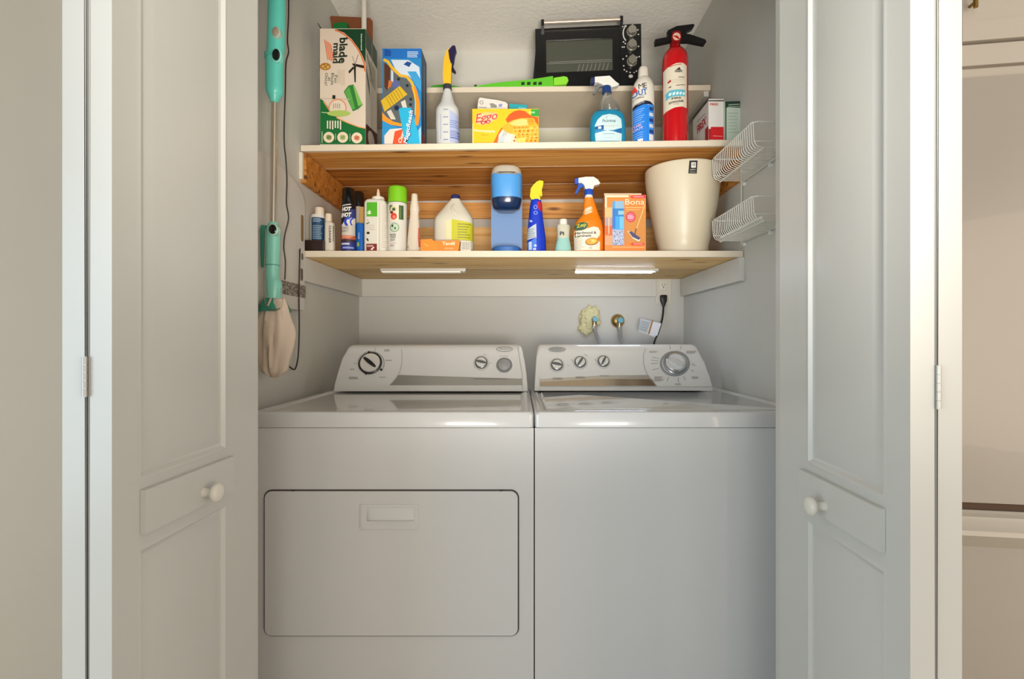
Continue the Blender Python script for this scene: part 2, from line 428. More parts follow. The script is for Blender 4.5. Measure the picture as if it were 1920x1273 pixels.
# board supports
S1 = tag(bx('shelf_ledger', XL+.0005, XL+.0195, SHELF_Y-.004, YB-.021, 1.303, LOW_Z-.0225, WHITE, bevel=.0015), 'white painted support board under the lower shelf on the left wall', 'ledger board')
S2 = tag(bx('shelf_ledger', XR-.0195, XR-.0005, SHELF_Y-.004, YB-.021, 1.303, LOW_Z-.0225, WHITE, bevel=.0015), 'white painted support board under the lower shelf on the right wall', 'ledger board')
S3 = tag(bx('shelf_ledger', XL+.001, (1228-VX)*YB/F, YB-.0195, YB-.0005, 1.303, LOW_Z-.0225, WHITE, bevel=.0015), 'white painted support board along the back wall ending at the power outlet', 'ledger board')
tag(bx('shelf_ledger', XL+.0005, XL+.0195, SHELF_Y+.008, YB-.021, 1.645, 1.7475, PINE_D, bevel=.001), 'raw brown wood support board under the upper shelf on the left wall', 'ledger board')
tag(bx('shelf_ledger', XR-.0195, XR-.0005, SHELF_Y+.03, YB-.021, 1.655, 1.768, PINE_D, bevel=.001), 'raw brown wood support board under the upper shelf behind the wire basket', 'ledger board')
tag(bx('shelf_ledger', XL+.001, XR-.001, YB-.0195, YB-.0005, 1.672, 1.745, PINE, bevel=.001), 'raw wood support board along the back wall under the upper shelf', 'ledger board')
tag(bx('shelf_end_block', XL+.0005, XL+.012, SHELF_Y-.006, SHELF_Y+.006, 1.655, 1.7475, EDGE, bevel=.001), 'small white painted upright strip under the left end of the upper shelf', 'trim block')
tag(bx('back_board', XL+.001, XR-.001, YB-.012, YB-.0005, LOW_Z+.0015, 1.630, PALE, bevel=.001), 'pale wood board standing on the lower shelf against the back wall', 'board')
# small top shelf
TY = 2.10; TZ = 2.123
tp = empty('top_shelf', (0, TY, TZ)); tag(tp, 'narrow white topmost shelf carrying the toaster oven', 'shelf')
tp.rotation_euler[1] = -.009
bx('board', XL+.006, XR-.006, 0, YSB-TY-.004, -.021, 0, EDGE, tp, .0012)
bx('bracket', XR-.030, XR-.010, .01, .30, -.042, -.0215, WHITE, tp, .001)
tag(bx('shelf_ledger', XL+.001, XR-.001, YB-.0195, YB-.0005, 1.99, 2.085, M('#c9c8b4', .5), bevel=.001), 'pale painted support board on the back wall below the topmost shelf', 'ledger board')

# ------------------------------------------------------------------ under-shelf light bars
def light_bar(px0, px1, label, on):
    y = 2.085; x0, x1 = (px0-VX)*y/F, (px1-VX)*y/F; z = LOW_Z-.0212
    t = empty('under_shelf_light', ((x0+x1)/2, y, z-.012)); tag(t, label, 'light bar', 'under-shelf light bars'); hw = (x1-x0)/2
    bx('housing', -hw, hw, 0, .042, .001, .0118, M('#c9c7c0', .3, .2), t, .002)
    bx('diffuser', -hw+.004, hw-.022, .004, .036, -.0035, .0012, M('#d5e6ff', .4, emit=28) if on else M('#e8e4d6', .3, emit=.25), t, .0015)  # unlit bar: a faint glow is still added to its diffuser
    bm = bmesh.new(); cyl(bm, (hw-.010, .02, .0012), (0, 0, -1), .006, .004, .003, 20); fin('motion_sensor', bm, M('#e6e6e2', .3), t)
light_bar(713, 873, 'unlit slim light bar under the left half of the lower shelf', False)
light_bar(1079, 1235, 'glowing slim white light bar under the right half of the lower shelf', True)

# ------------------------------------------------------------------ outlet, plug, valves
oy = YB
t = empty('power_outlet', ((1243-VX)*YB/F, YB-.0005, 1.328)); tag(t, 'white two-socket power outlet on the back wall under the lower shelf', 'outlet')
bx('cover_plate', -.037, .037, -.006, 0, -.058, .058, M('#d9d6cb', .35), t, .002)
for dz in (.028, -.028):
    bm = bmesh.new(); loft(bm, [(-.0165, .0165, .002, 3, 0, 0)]*1+[(.0165, .0165, .002, 3, 0, 0)], 24)
    s_ = fin('socket', bm, M('#e0ddd2', .35), t); s_.location = (0, -.0065, dz)
    bm = bmesh.new(); box(bm, -.007, -.005, -.0026, -.0019, -.001, .008); box(bm, .005, .007, -.0026, -.0019, 0, .008); cyl(bm, (0, -.0019, -.008), (0, -1, 0), .0028, .0028, .0007, 14)
    fin('slots', bm, M('#2a2622', .6), s_, smooth=0)
def B(px, py, y): return Vector(((px-VX)*y/F, y, EYE+(VY-py)*y/F))
t = empty('appliance_plug', B(1244, 560, YB-.02)); tag(t, 'black three-prong appliance plug and cord hanging from the outlet', 'plug')
def PB(px, py, y): return B(px, py, y)-t.location
bm = bmesh.new(); S = [(-.040, .006, .006, 2, 0, .0), (-.028, .009, .008, 2.5, 0, 0), (-.012, .016, .011, 3, 0, 0), (.012, .0165, .011, 3.4, 0, 0), (.016, .013, .009, 3, 0, 0)]
loft(bm, S, 28); p_ = fin('plug_body', bm, M('#1b1b1c', .4), t); p_.location = (0, -.001, .0)
bm = bmesh.new(); tube(bm, smoothpts([(0, 0, -.036), PB(1243, 590, 2.43), PB(1240, 606, 2.40), PB(1234, 625, 2.36), PB(1226, 646, 2.30), PB(1222, 690, 2.24)]), .0045, 10)
fin('cord', bm, M('#1b1b1c', .45), t)
# warning tag wrapped on the cord
t = empty('warning_tag', B(1218, 616, 2.38)); tag(t, 'white folded warning tag with brown stripe hanging on the black cord', 'tag')
bm = bmesh.new()
def tg(p): return B(p[0], p[1], 2.345-(p[0]-1200)*.0002)-t.location
prism(bm, [(1201, 598), (1240, 607), (1231, 634), (1197, 621)], tg, (0, .0008, 0)); fin('paper', bm, M('#d8dade', .5), t, smooth=0)
d = Print(1060, 500, 7.11); d.poly([(1150, 722), (1172, 728), (1120, 905), (1098, 898)], '#a3703a'); d.poly([(1000, 705), (1140, 735), (1085, 890), (975, 850)], '#aab0b4')
d.line([(1020, 740), (1110, 765)], 7, '#7d868c'); d.line([(1012, 770), (1098, 795)], 7, '#7d868c'); d.line([(1000, 800), (1090, 826)], 7, '#7d868c'); d.line([(992, 830), (1080, 856)], 7, '#7d868c')
d.build('print', t, lambda px, py, off: tg((px, py))-Vector((0, off+.0004, 0)))
# water supply
def valve(px, py, foam, px2, label):
    c = B(px, py, YB-.001); t = empty('water_valve', c); tag(t, label, 'water valve', 'washer supply valves')
    if not foam:
        bm = bmesh.new(); cyl(bm, (0, 0, 0), (0, -1, 0), .033, .031, .004, 36); cyl(bm, (0, -.004, 0), (0, -1, 0), .029, .018, .012, 36); fin('escutcheon', bm, M('#b09a68', .25, .85), t)
    bm = bmesh.new(); cyl(bm, (0, -.0005, 0), (0, -1, 0), .011, .011, .05, 20); cyl(bm, (0, -.045, .006), (0, 0, -1), .012, .012, .04, 12)
    cyl(bm, (0, -.05, .0), (0, -1, 0), .005, .005, .02, 12); fin('valve_body', bm, M('#a8977a', .3, .8), t)
    bm = bmesh.new(); cyl(bm, (0, -.070, 0), (0, -1, 0), .014, .012, .009, 9); fin('valve_wheel', bm, M('#5fa5ba', .4), t)
    bm = bmesh.new(); e = B(px2, 660, 2.30)-c
    tube(bm, smoothpts([(0, -.045, -.02), (.002, -.06, -.05), (e.x*.6, -.09, -.085), (e.x, e.y, e.z), (e.x*1.05, e.y+.02, e.z-.2)], 8), .0075, 12); h = fin('braided_hose', bm, M('#b9bcc0', .3, .85, bump=.8, bscale=700), t)
    bm = bmesh.new(); tube(bm, [(0, -.045, -.024), (0, -.05, -.046)], .0115, 6); fin('hose_nut', bm, M('#cfc9bd', .3, .6), t)
valve(1112, 600, True, 1128, 'left washer water valve with steel hose coming out of the foam')
valve(1158, 602, False, 1170, 'right washer water valve with round brass wall plate')
bm = bmesh.new(); bmesh.ops.create_icosphere(bm, subdivisions=5, radius=1)
from mathutils import noise
c = B(1108, 600, YB-.012)
for v in bm.verts:
    n = v.co.copy(); k = 1+.25*noise.noise(n*1.6)+.18*noise.noise(n*4.2)+.07*noise.noise(n*9)
    zz = n.z*k*.064; v.co = Vector((n.x*k*(.050)+(-.020 if zz < -.02 else 0)*min(1, (-zz-.02)/.03 if zz < -.02 else 0), min(n.y*k*.026, .0095), zz))
o = fin('foam_patch', bm, M('#d9d3a6', .8, bump=.6, bscale=120), smooth=80); o.location = c; tag(o, 'lumpy yellow expanding foam around the left water pipe on the back wall', 'foam')
# ------------------------------------------------------------------ washer and dryer
APP = M('#d9dadb', .22, coat=.4); APPF = M('#d6d7d8', .28, coat=.3); CONS = M('#dfe0e0', .13, coat=.5)
MY = 1.34; MYB = 2.03; MT = EYE-(773-VY)/F*MY   # machine top
def machine(name, label, x0, x1, console, cat):
    xc = (x0+x1)/2; t = empty(name, (xc, MY, 0)); tag(t, label, cat); a, b = x0-xc, x1-xc
    bx('cabinet', a, b, .002, MYB-MY, .03, MT-.0415, APPF, t, .006)
    for sx in (a+.05, b-.05):
        for yy in (.06, .6):
            bm = bmesh.new(); cyl(bm, (sx, yy, .0005), (0, 0, 1), .02, .014, .0295, 18); fin('foot', bm, M('#2c2c2c', .6), t)
    # top panel with a shallow sunken deck
    bm = bmesh.new(); z1 = MT; z0 = MT-.0395; yb = MYB-MY
    loops = [(a, b, -.003, yb, z0), (a, b, -.003, yb, z1-.007), (a+.0035, b-.0035, .0005, yb-.003, z1-.001), (a+.008, b-.008, .006, yb-.006, z1), (a+.022, b-.022, .030, yb-.02, z1), (a+.030, b-.030, .040, yb-.03, z1-.006), (a+.033, b-.033, .044, yb-.033, z1-.0065)]
    R = []
    for (p, q, r, s, z) in loops:
        inset = .012
        R.append([bm.verts.new(v) for v in ((p+inset, r, z), (q-inset, r, z), (q-inset*.3, r+inset*.3, z), (q, r+inset, z), (q, s, z), (p, s, z), (p, r+inset, z), (p+inset*.3, r+inset*.3, z))])
    for A, B_ in zip(R, R[1:]):
        for k in range(8): bm.faces.new((A[k], A[(k+1) % 8], B_[(k+1) % 8], B_[k]))
    bm.faces.new(R[0][::-1]); bm.faces.new(R[-1])
    fin('top_panel', bm, APP, t, smooth=35)
    # console: traced front face leaning back
    CY0 = 1.862
    def cmap(px, py, off=0):
        y = CY0+(735-py)/88*.075
        v = Vector(((px-VX)*y/F, y, EYE+(VY-py)*y/F)); n = Vector((0, -.92, .40)).normalized()
        return v+n*off-t.location
    outline = console['outline']
    bm = bmesh.new(); n = len(outline)
    base = [cmap(*p) for p in outline]; cx = sum(v.x for v in base)/n
    rings = []
    def ring(f, inset, push):
        r = []
        for v, p in zip(base, outline):
            zc = v.z
            x = cx+(v.x-cx)*(1-inset/.33); z = v.z-(inset*.6 if p[1] < 700 else 0)
            r.append(bm.verts.new((x, v.y+push, max(z, MT+.0008))))
        return r
    # bevelled front then body going back
    RR = []
    for th in (0, 18, 36, 54, 72, 90):
        q = math.radians(th); r = []; k = 1-math.sin(q)
        for v, p in zip(base, outline):
            tz = .020 if p[1] < 660 else 0
            x = cx+(v.x-cx)*(1-.0035*k/.33); z = v.z-tz*k
            # follow the leaning face when sliding down from the top edge
            r.append(bm.verts.new((x, v.y-tz*k*.435+.019*(1-math.cos(q)), max(z, MT+.0008))))
        RR.append(r)
    A3 = [bm.verts.new((v.x, MYB-t.location.y-.004, max(v.z-.004, MT+.0008))) for v in base]
    RR.append(A3); A0 = RR[0]
    for P_, Q in zip(RR, RR[1:]):
        for k in range(n): bm.faces.new((P_[k], P_[(k+1) % n], Q[(k+1) % n], Q[k]))
    bm.faces.new(A0); bm.faces.new(A3[::-1])
    con = fin('control_console', bm, CONS, t, smooth=35)
    OFF = .0008
    nrm = Vector((0, -.92, .40)).normalized(); up_ = Vector((0, .40, .92)).normalized(); sx_ = Vector((1, 0, 0))
    pr = Print(*console['print_tf']); console['draw'](pr)
    pr.build('console_print', t, lambda px, py, off: cmap(px, py, off+OFF), eps=.00012)
    def dial(px, py, rpx, kind, nm):
        c = cmap(px, py, OFF); r = rpx*1.88/F
        def rg(bm, rad, d, seg=36, mi=0, prev=None, sq=1.0):
            ring_ = [bm.verts.new(c+nrm*d+sx_*math.cos(2*PI*k/seg)*rad+up_*math.sin(2*PI*k/seg)*rad*sq) for k in range(seg)]
            if prev:
                for k in range(seg): bm.faces.new((prev[k], prev[(k+1) % seg], ring_[(k+1) % seg], ring_[k])).material_index = mi
            return ring_
        bm = bmesh.new(); p = None
        dark = kind in ('timer_dark',); prof = {'timer_dark': [(1, 0, 0), (1, .006, 0), (.86, .009, 0), (.86, .010, 1), (.80, .014, 1), (0.02, .0145, 1)],
            'timer': [(1.05, 0, 0), (1.05, .005, 0), (.95, .007, 0), (.92, .016, 1), (.78, .018, 1), (.74, .012, 2), (0.02, .012, 2)],
            'small': [(1.1, 0, 0), (1.1, .003, 0), (.9, .004, 0), (.82, .012, 1), (.70, .0135, 1), (0.02, .0137, 2)],
            'push': [(1.25, 0, 0), (1.2, .003, 0), (1.0, .0035, 1), (.9, .007, 1), (.65, .008, 2), (.5, .011, 2), (.02, .0115, 2)]}[kind]
        for f, d, mi in prof: p = rg(bm, r*f, d, mi=mi, prev=p)
        mats = {'timer_dark': [M('#1d1d1f', .35), M('#dddbd6', .25)], 'timer': [M('#8c9094', .3, .5), M('#cfd2d5', .15, .8), M('#d6d8da', .25)],
                'small': [M('#c9c9c7', .3), M('#77797c', .25, .6), M('#e0e0de', .25)], 'push': [M('#cdcdcb', .3), M('#8a8c8e', .4, .2), M('#a4a5a6', .45)]}[kind]
        dl = fin(nm, bm, mats, t, smooth=40)
        # grip bar across the knob
        if kind != 'push':
            ang = math.radians({'timer_dark': -38, 'timer': -30, 'small': 55}[kind] if px not in (902.5, 1044) else -12)
            if px in (1131, 1087): ang = math.radians(62)
            e = sx_*math.cos(ang)+up_*math.sin(ang); g = up_*math.cos(ang)-sx_*math.sin(ang); bm = bmesh.new(); h0, h1 = (.0146, .022) if 'timer' in kind else (.0139, .021)
            if kind == 'timer': h0, h1 = .0122, .021
            wd = .17 if kind != 'timer' else .22; A = []; Bv = []
            for k in range(16):
                th = 2*PI*k/16; q = e*math.cos(th)*r*.74+g*sgp(math.sin(th), .8)*r*wd
                A.append(bm.verts.new(c+nrm*h0+q)); Bv.append(bm.verts.new(c+nrm*h1+q*.86))
            for k in range(16): bm.faces.new((A[k], A[(k+1) % 16], Bv[(k+1) % 16], Bv[k]))
            bm.faces.new(A[::-1]); bm.faces.new(Bv)
            fin('grip', bm, M('#1f1f20', .35) if kind == 'timer_dark' else M('#6b6d70', .3, .6) if kind == 'small' else M('#e2e3e5', .2, .3), dl, smooth=40)
    for q in console['dials']: dial(*q)
    return t
GREY = '#8f8f8c'
def draw_dryer(p):
    ts = M('#a9a8a2', .25, .55)
    p.poly([(690, 392), (1775, 425), (1775, 482), (610, 482), (640, 455), (668, 425)], ts)
    p.line([(716, 165), (722, 230), (718, 300), (703, 360), (680, 400), (640, 455), (610, 482)], 5, '#a8a7a2')
    p.ring(450, 290, 118, 108, 7, '#9b9b98', a0=150, a1=390)
    for a in (-100, 35, 115): p.ell(450+108*math.cos(math.radians(a)), 290+98*math.sin(math.radians(a)), 11, 11, '#1d1d1f')
    p.line([(487, 150), (483, 195)], 3, GREY); 
    for (x0, y0, x1, y1, n) in ((565, 168, 615, 190, 2), (575, 262, 645, 275, 1), (300, 290, 325, 300, 1), (265, 340, 310, 352, 1), (255, 410, 340, 434, 2), (520, 410, 590, 420, 1), (1430, 212, 1465, 218, 1), (1575, 225, 1665, 231, 1), (1480, 288, 1505, 294, 1)): p.lines(x0, y0, x1, y1, n, GREY)
    p.ring(1620, 167, 72, 22, 5, '#7d7d7a'); p.text('Whirlpool', 1620, 166, 17, '#6c6c6a', w=100, shear=.2)
    p.lines(1345, 424, 1650, 433, 1, '#85857f'); p.line([(1735, 128), (1752, 250), (1775, 380), (1778, 520)], 6, '#b4b4ae')
def draw_washer(p):
    ts = M('#b9a994', .14, .85)
    p.poly([(125, 352), (560, 326), (905, 322), (965, 400), (125, 400)], M('#c9c4ba', .22, .5)); p.poly([(125, 372), (550, 350), (930, 352), (965, 400), (125, 400)], ts)
    p.line([(885, 128), (868, 180), (870, 240), (888, 300), (920, 355), (966, 402)], 4, '#a3a7aa')
    p.line([(122, 340), (125, 430)], 4, '#b5b8ba'); p.line([(125, 404), (1370, 408)], 4, '#b5b8ba')
    p.ring(1095, 240, 108, 92, 16, '#7f8488'); p.ring(1095, 240, 90, 76, 5, '#c9ccd0')
    for k in range(44):
        a = 2*PI*k/44; p.line([(1095+88*math.cos(a), 240+75*math.sin(a)), (1095+106*math.cos(a), 240+90*math.sin(a))], 3, '#d5d7d9', up=(k == 0))
    for a in (-105, -72, 5, 25, 60, 80, 112, 160, 180, 190, 200):
        q = math.radians(a); p.line([(1095+122*math.cos(q), 240+104*math.sin(q)), (1095+(175 if 150 < a < 210 else 150)*math.cos(q), 240+(135 if 150 < a < 210 else 138)*math.sin(q))], 3, '#8b9094')
    for (x0, y0, x1, y1, n) in ((910, 152, 975, 166, 2), (1175, 150, 1250, 172, 3), (1215, 335, 1275, 353, 2), (945, 335, 1015, 372, 4), (1095, 385, 1140, 398, 2), (215, 343, 290, 356, 2), (380, 335, 460, 348, 2), (555, 326, 635, 333, 1), (1210, 240, 1240, 244, 1)): p.lines(x0, y0, x1, y1, n, '#9a8f8a')
    for q in ((440, 172, 468, 190), (318, 250, 338, 256), (345, 210, 362, 230), (515, 208, 528, 222)): p.line([q[:2], q[2:]], 3, '#a0a4a7')
    p.ell(246, 140, 62, 17, M('#b9bcbe', .2, .6)); p.ring(246, 140, 62, 17, 4, '#7e8386'); p.text('Whirlpool', 240, 139, 12, '#5c6063', w=80, shear=.2)
DX0, DX1, WX0, WX1 = -.701, .0355, .0385, .7735
dr = machine('clothes_dryer', 'white front-loading clothes dryer on the left with wide hinged door and pull handle', DX0, DX1, dict(
    outline=[(624.5, 734), (626, 722), (632, 700), (641, 672), (649, 655), (653, 649.5), (660, 647), (970, 646.5), (976, 648.5), (979.5, 655), (984, 675), (988, 700), (990, 722), (990.5, 734)],
    print_tf=(600, 620, 4.683), draw=draw_dryer, dials=[(695, 682, 22, 'timer_dark', 'timer_dial'), (902.5, 681.5, 13.5, 'small', 'temperature_knob'), (945.5, 685.5, 12.5, 'push', 'start_button')]), 'dryer')
wa = machine('washing_machine', 'white top-loading washing machine on the right with four console dials', WX0, WX1, dict(
    outline=[(1001, 733), (1002.5, 705), (1005, 670), (1008, 653), (1010, 648.5), (1015, 646.5), (1298, 646), (1306, 648.5), (1312, 658), (1322, 680), (1332, 708), (1337.5, 727), (1337.5, 733)],
    print_tf=(980, 620, 3.84), draw=draw_washer, dials=[(1044, 685.5, 13, 'small', 'water_level_knob'), (1087.5, 680.5, 12.5, 'small', 'temperature_knob'), (1131, 679, 12.5, 'small', 'rinse_knob'), (1265.5, 682, 21, 'timer', 'cycle_dial')]), 'washing machine')
# dryer door with dark gap round it
def rrect(x0, x1, z0, z1, r, n=7):
    P = []
    for (cx, cz, a0) in ((x1-r, z1-r, 0), (x0+r, z1-r, 90), (x0+r, z0+r, 180), (x1-r, z0+r, 270)):
        for k in range(n+1):
            a = math.radians(a0+90*k/n); P.append((cx+r*math.cos(a), cz+r*math.sin(a)))
    return P
K = MY/F
def mx(px): return (px-VX)*K-dr.location.x
def mz(py): return EYE+(VY-py)*K
x0, x1, z0, z1 = mx(495.5), mx(973), mz(1193), mz(918.5)
bm = bmesh.new(); prism(bm, rrect(x0, x1, z0, z1, .021), lambda p: (p[0], -.0006, p[1]), (0, .004, 0)); fin('door_gap', bm, M('#4a4640', .7), dr, smooth=0)
g = .0032
bm = bmesh.new(); prism(bm, rrect(x0+g, x1-g, z0+g, z1-g, .018), lambda p: (p[0], -.0042, p[1]), (0, .0034, 0)); door = fin('door', bm, APPF, dr, bevel=.0012)
# handle plate with scooped recess and hooded pull
hx0, hx1, hz0, hz1 = mx(676.5), mx(785.5), mz(992), mz(945)
bm = bmesh.new()
def rr(x0, x1, z0, z1, y): return [bm.verts.new((p[0], y, p[1])) for p in rrect(x0, x1, z0, z1, .004, 3)]
Ls = [rr(hx0, hx1, hz0, hz1, -.0045), rr(hx0, hx1, hz0, hz1, -.0062), rr(hx0+.002, hx1-.002, hz0+.002, hz1-.002, -.0068), rr(hx0+.008, hx1-.008, hz0+.005, hz1-.006, -.0066)]
for A, Bq in zip(Ls, Ls[1:]):
    for k in range(len(A)): bm.faces.new((A[k], A[(k+1) % len(A)], Bq[(k+1) % len(A)], Bq[k]))
bm.faces.new(Ls[-1]); bm.faces.new(Ls[0][::-1])
hp = fin('handle_plate', bm, APPF, door, smooth=30)
bm = bmesh.new(); zt, zm, zb = mz(951), mz(972), mz(978)
prof = [(-.0068, zt), (-.0078, zt-.006), (-.0125, zm+.002), (-.0135, zm), (-.0125, zm-.002), (-.0068, zb+.003)]
A = []
for xx, k in ((mx(690), .25), (mx(694), .8), (mx(699), 1), (mx(765), 1), (mx(770), .8), (mx(777), .25)):
    A.append([bm.verts.new((xx, -.0069+(y+.0068)*k, z)) for y, z in prof])
for P_, Q in zip(A, A[1:]):
    for k in range(len(prof)): bm.faces.new((P_[k], P_[(k+1) % len(prof)], Q[(k+1) % len(prof)], Q[k]))
bm.faces.new(A[0]); bm.faces.new(A[-1][::-1]); fin('pull', bm, APPF, hp, smooth=30)
# small dark hinge notches at the door top
for px in (551, 940):
    bx('door_catch', mx(px)-.003, mx(px)+.003, -.0048, -.0035, mz(920.5), mz(918), M('#2a2622', .6), dr)
# loose panel line on the dryer deck, washer lid
lx0, lx1 = WX0+.032-wa.location.x, WX1-.05-wa.location.x
bm = bmesh.new(); P = rrect(lx0, lx1, .050, .505, .015, 4)
A = [bm.verts.new((p[0], p[1], MT-.0063)) for p in P]; B1 = [bm.verts.new((p[0], p[1], MT-.001)) for p in P]; 
cxm = (lx0+lx1)/2; B2 = [bm.verts.new((cxm+(p[0]-cxm)*.985, .277+(p[1]-.277)*.985, MT+.0008)) for p in P]
for P_, Q in ((A, B1), (B1, B2)):
    for k in range(len(P)): bm.faces.new((P_[k], P_[(k+1) % len(P)], Q[(k+1) % len(P)], Q[k]))
bm.faces.new(B2); bm.faces.new(A[::-1]); fin('lid', bm, M('#d4d8da', .10, coat=.6), wa, smooth=30)
bm = bmesh.new(); box(bm, lx0-.009, lx0-.003, .06, .5, MT-.0064, MT-.0056); fin('lid_gap', bm, M('#55585a', .6), wa, smooth=0)
bm = bmesh.new(); box(bm, DX0+.034-dr.location.x, DX1-.034-dr.location.x, .046, .51, MT-.0063, MT-.0045); fin('deck_cover', bm, M('#d2d1cc', .10, coat=.6), dr, bevel=.0015)

# ------------------------------------------------------------------ fridge and cabinet in the kitchen
ky = 1.38; kr = math.radians(-9)
t = empty('refrigerator', ((1800-VX)*ky/F, ky, 0), kr); tag(t, 'tall pale grey refrigerator beyond the right door, with bottom freezer drawer', 'refrigerator')
FR = M('#b9b3ab', .3, coat=.2)
bx('fridge_body', -.06, .85, .055, .75, .02, 1.79, M('#aba69e', .4), t, .004)
bx('refrigerator_door', -.06, .85, 0, .05, .668, 1.795, FR, t, .006)
dw = bx('freezer_drawer', -.06, .85, 0, .05, .06, .648, FR, t, .006)
bm = bmesh.new(); prof = [(0, .640), (-.012, .634), (-.02, .615), (-.034, .604), (-.036, .592), (-.020, .574), (-.004, .556), (0, .552)]
A = [[bm.verts.new((xx, y-.0002, z)) for y, z in prof] for xx in (-.055, .845)]
for k in range(len(prof)): bm.faces.new((A[0][k], A[0][(k+1) % len(prof)], A[1][(k+1) % len(prof)], A[1][k]))
bm.faces.new(A[0]); bm.faces.new(A[1][::-1]); fin('drawer_handle', bm, M('#c8c3ba', .3), dw, smooth=30)
bx('gap_seal', -.055, .845, .006, .05, .649, .667, M('#5b4433', .7), t)
t = empty('kitchen_cabinet', ((1800-VX)*ky/F, ky, 1.795), kr); tag(t, 'white kitchen cabinet above the refrigerator with a brass door pull', 'cabinet')
CW = M('#d6cfc4', .4)
bx('bottom_rail', -.06, .85, .012, .30, .004, .027, CW, t, .001); bx('face_panel', -.06, .85, .004, .30, .033, .088, CW, t, .001)
bx('cabinet_body', -.06, .85, .02, .55, .0275, .66, M('#b9b2a6', .5), t)
bm = bmesh.new(); x0_ = .005; x1_ = .45; z0_ = .096; z1_ = .65; s_ = .030
for q in ((x0_, x0_+s_, z0_, z1_), (x1_-s_, x1_, z0_, z1_), (x0_+s_, x1_-s_, z0_, z0_+.052), (x0_+s_, x1_-s_, z1_-.052, z1_)): box(bm, q[0], q[1], -.002, .018, q[2], q[3])
box(bm, x0_+s_, x1_-s_, .006, .018, z0_+.052, z1_-.052)
cd = fin('cabinet_door', bm, CW, t, smooth=0)
bm = bmesh.new(); tube(bm, [(.022, -.024, .171), (.022, -.024, .34)], .0055, 12); tube(bm, [(.022, -.002, .186), (.022, -.024, .186)], .004, 10); tube(bm, [(.022, -.002, .325), (.022, -.024, .325)], .004, 10)
fin('brass_pull', bm, M('#9c7e42', .3, .9), cd)

# ------------------------------------------------------------------ wire baskets on the right wall
WR = M('#dcdcd4', .35)
def basket(zr, zf, label, lowbar):
    ya, yb = 1.483, 1.795; xi = .666; xw = XR-.006
    t = empty('wire_basket', ((xi+XR)/2, (ya+yb)/2, zf)); tag(t, label, 'wire basket', 'wire baskets on the right closet wall'); L = t.location
    def v(x, y, z): return Vector((x, y, z))-L
    bm = bmesh.new(); r = .0021
    tube(bm, [v(xw, ya, zr), v(xi+.012, ya, zr), v(xi, ya+.012, zr), v(xi, yb-.012, zr), v(xi+.012, yb, zr), v(xw, yb, zr)], r, 8)
    fin('rim', bm, WR, t)
    bm = bmesh.new(); tube(bm, [v(xi+.028, ya-.004, zf-.003), v(xi+.028, yb+.004, zf-.003)], .0026, 8); tube(bm, [v(xw, ya-.01, zf-.002), v(xw, yb+.004, zf-.002)], .0026, 8)
    tube(bm, [v(xi+.003, ya, (zr+zf)/2), v(xi+.003, yb, (zr+zf)/2)], .0016, 6) if False else None
    for y in (ya, yb): tube(bm, [v(xi+.003, y, zf+.018), v(xw, y, zf+.018)], .0017, 6)
    fin('support_wires', bm, WR, t)
    n = 23
    for k in range(n):
        y = ya+(yb-ya)*k/(n-1); bm = bmesh.new()
        tube(bm, [v(xi, y, zr), v(xi+.003, y, zf+.018), v(xi+.010, y, zf+.006), v(xi+.024, y, zf), v(xw, y, zf)], .00135, 6)
        fin('wire', bm, WR, t)
    if lowbar:
        bm = bmesh.new(); tube(bm, [v(xi+.020, ya-.006, zf+.006), v(xi+.020, yb-.03, zf+.006)], .0048, 12); fin('hanging_rod', bm, WR, t)
    # wall clips under the floor
    for y in (1.60, 1.79):
        bm = bmesh.new(); cyl(bm, (XR-.0005-L.x, y-L.y, zf-.012-L.z), (-1, 0, 0), .008, .007, .009, 16); fin('wall_clip', bm, M('#e4e4de', .3), t)
basket(1.723, 1.649, 'white wire basket on the right wall, upper of the two', False)
basket(1.510, 1.441, 'white wire basket on the right wall, lower of the two, with a thick rod', True)
bm = bmesh.new(); tube(bm, [(XR-.0065, 1.806, 1.43), (XR-.0065, 1.806, 1.73)], .0022, 8); tube(bm, [(XR-.0065, 1.806, 1.43), (XR-.001, 1.806, 1.43)], .002, 8)
o = fin('wire_standard', bm, WR); tag(o, 'thin white upright rod linking the two wire baskets on the right wall', 'rod')

# ------------------------------------------------------------------ left wall: ironing board panel, floor steamer, cord
bt = empty('ironing_board', (XL+.02, 1.60, 1.2)); tag(bt, 'white board with dark slots hanging on the left closet wall behind the turquoise mop', 'ironing board'); L = bt.location
P = [(1.40, 1.20), (1.792, 1.20), (1.794, 1.57), (1.775, 1.600), (1.72, 1.622), (1.62, 1.640), (1.50, 1.640), (1.42, 1.63), (1.40, 1.60)]
bm = bmesh.new(); prism(bm, P, lambda p: (XL+.002-L.x, p[0]-L.y, p[1]-L.z), (.018, 0, 0)); fin('panel', bm, M('#d3cfc8', .45), bt, bevel=.003)
for y0, y1, z0, z1, c in ((1.762, 1.782, 1.435, 1.525, '#8d6f45'), (1.765, 1.780, 1.372, 1.395, '#57514a'), (1.758, 1.778, 1.300, 1.342, '#6a5f55')):
    bm = bmesh.new(); prism(bm, rrect(y0, y1, z0, z1, .007, 4), lambda p: (XL+.0203-L.x, p[0]-L.y, p[1]-L.z), (.0004, 0, 0)); fin('slot', bm, M(c, .6), bt, smooth=0)
bn = bmesh.new(); box(bn, XL+.0205-L.x, XL+.0225-L.x, 1.62-L.y, 1.795-L.y, 1.243-L.z, 1.285-L.z)
mm = M('#3a3632', .7).copy(); nt = mm.node_tree; v_ = nt.nodes.new('ShaderNodeTexVoronoi'); v_.inputs['Scale'].default_value = 170; r_ = nt.nodes.new('ShaderNodeValToRGB')
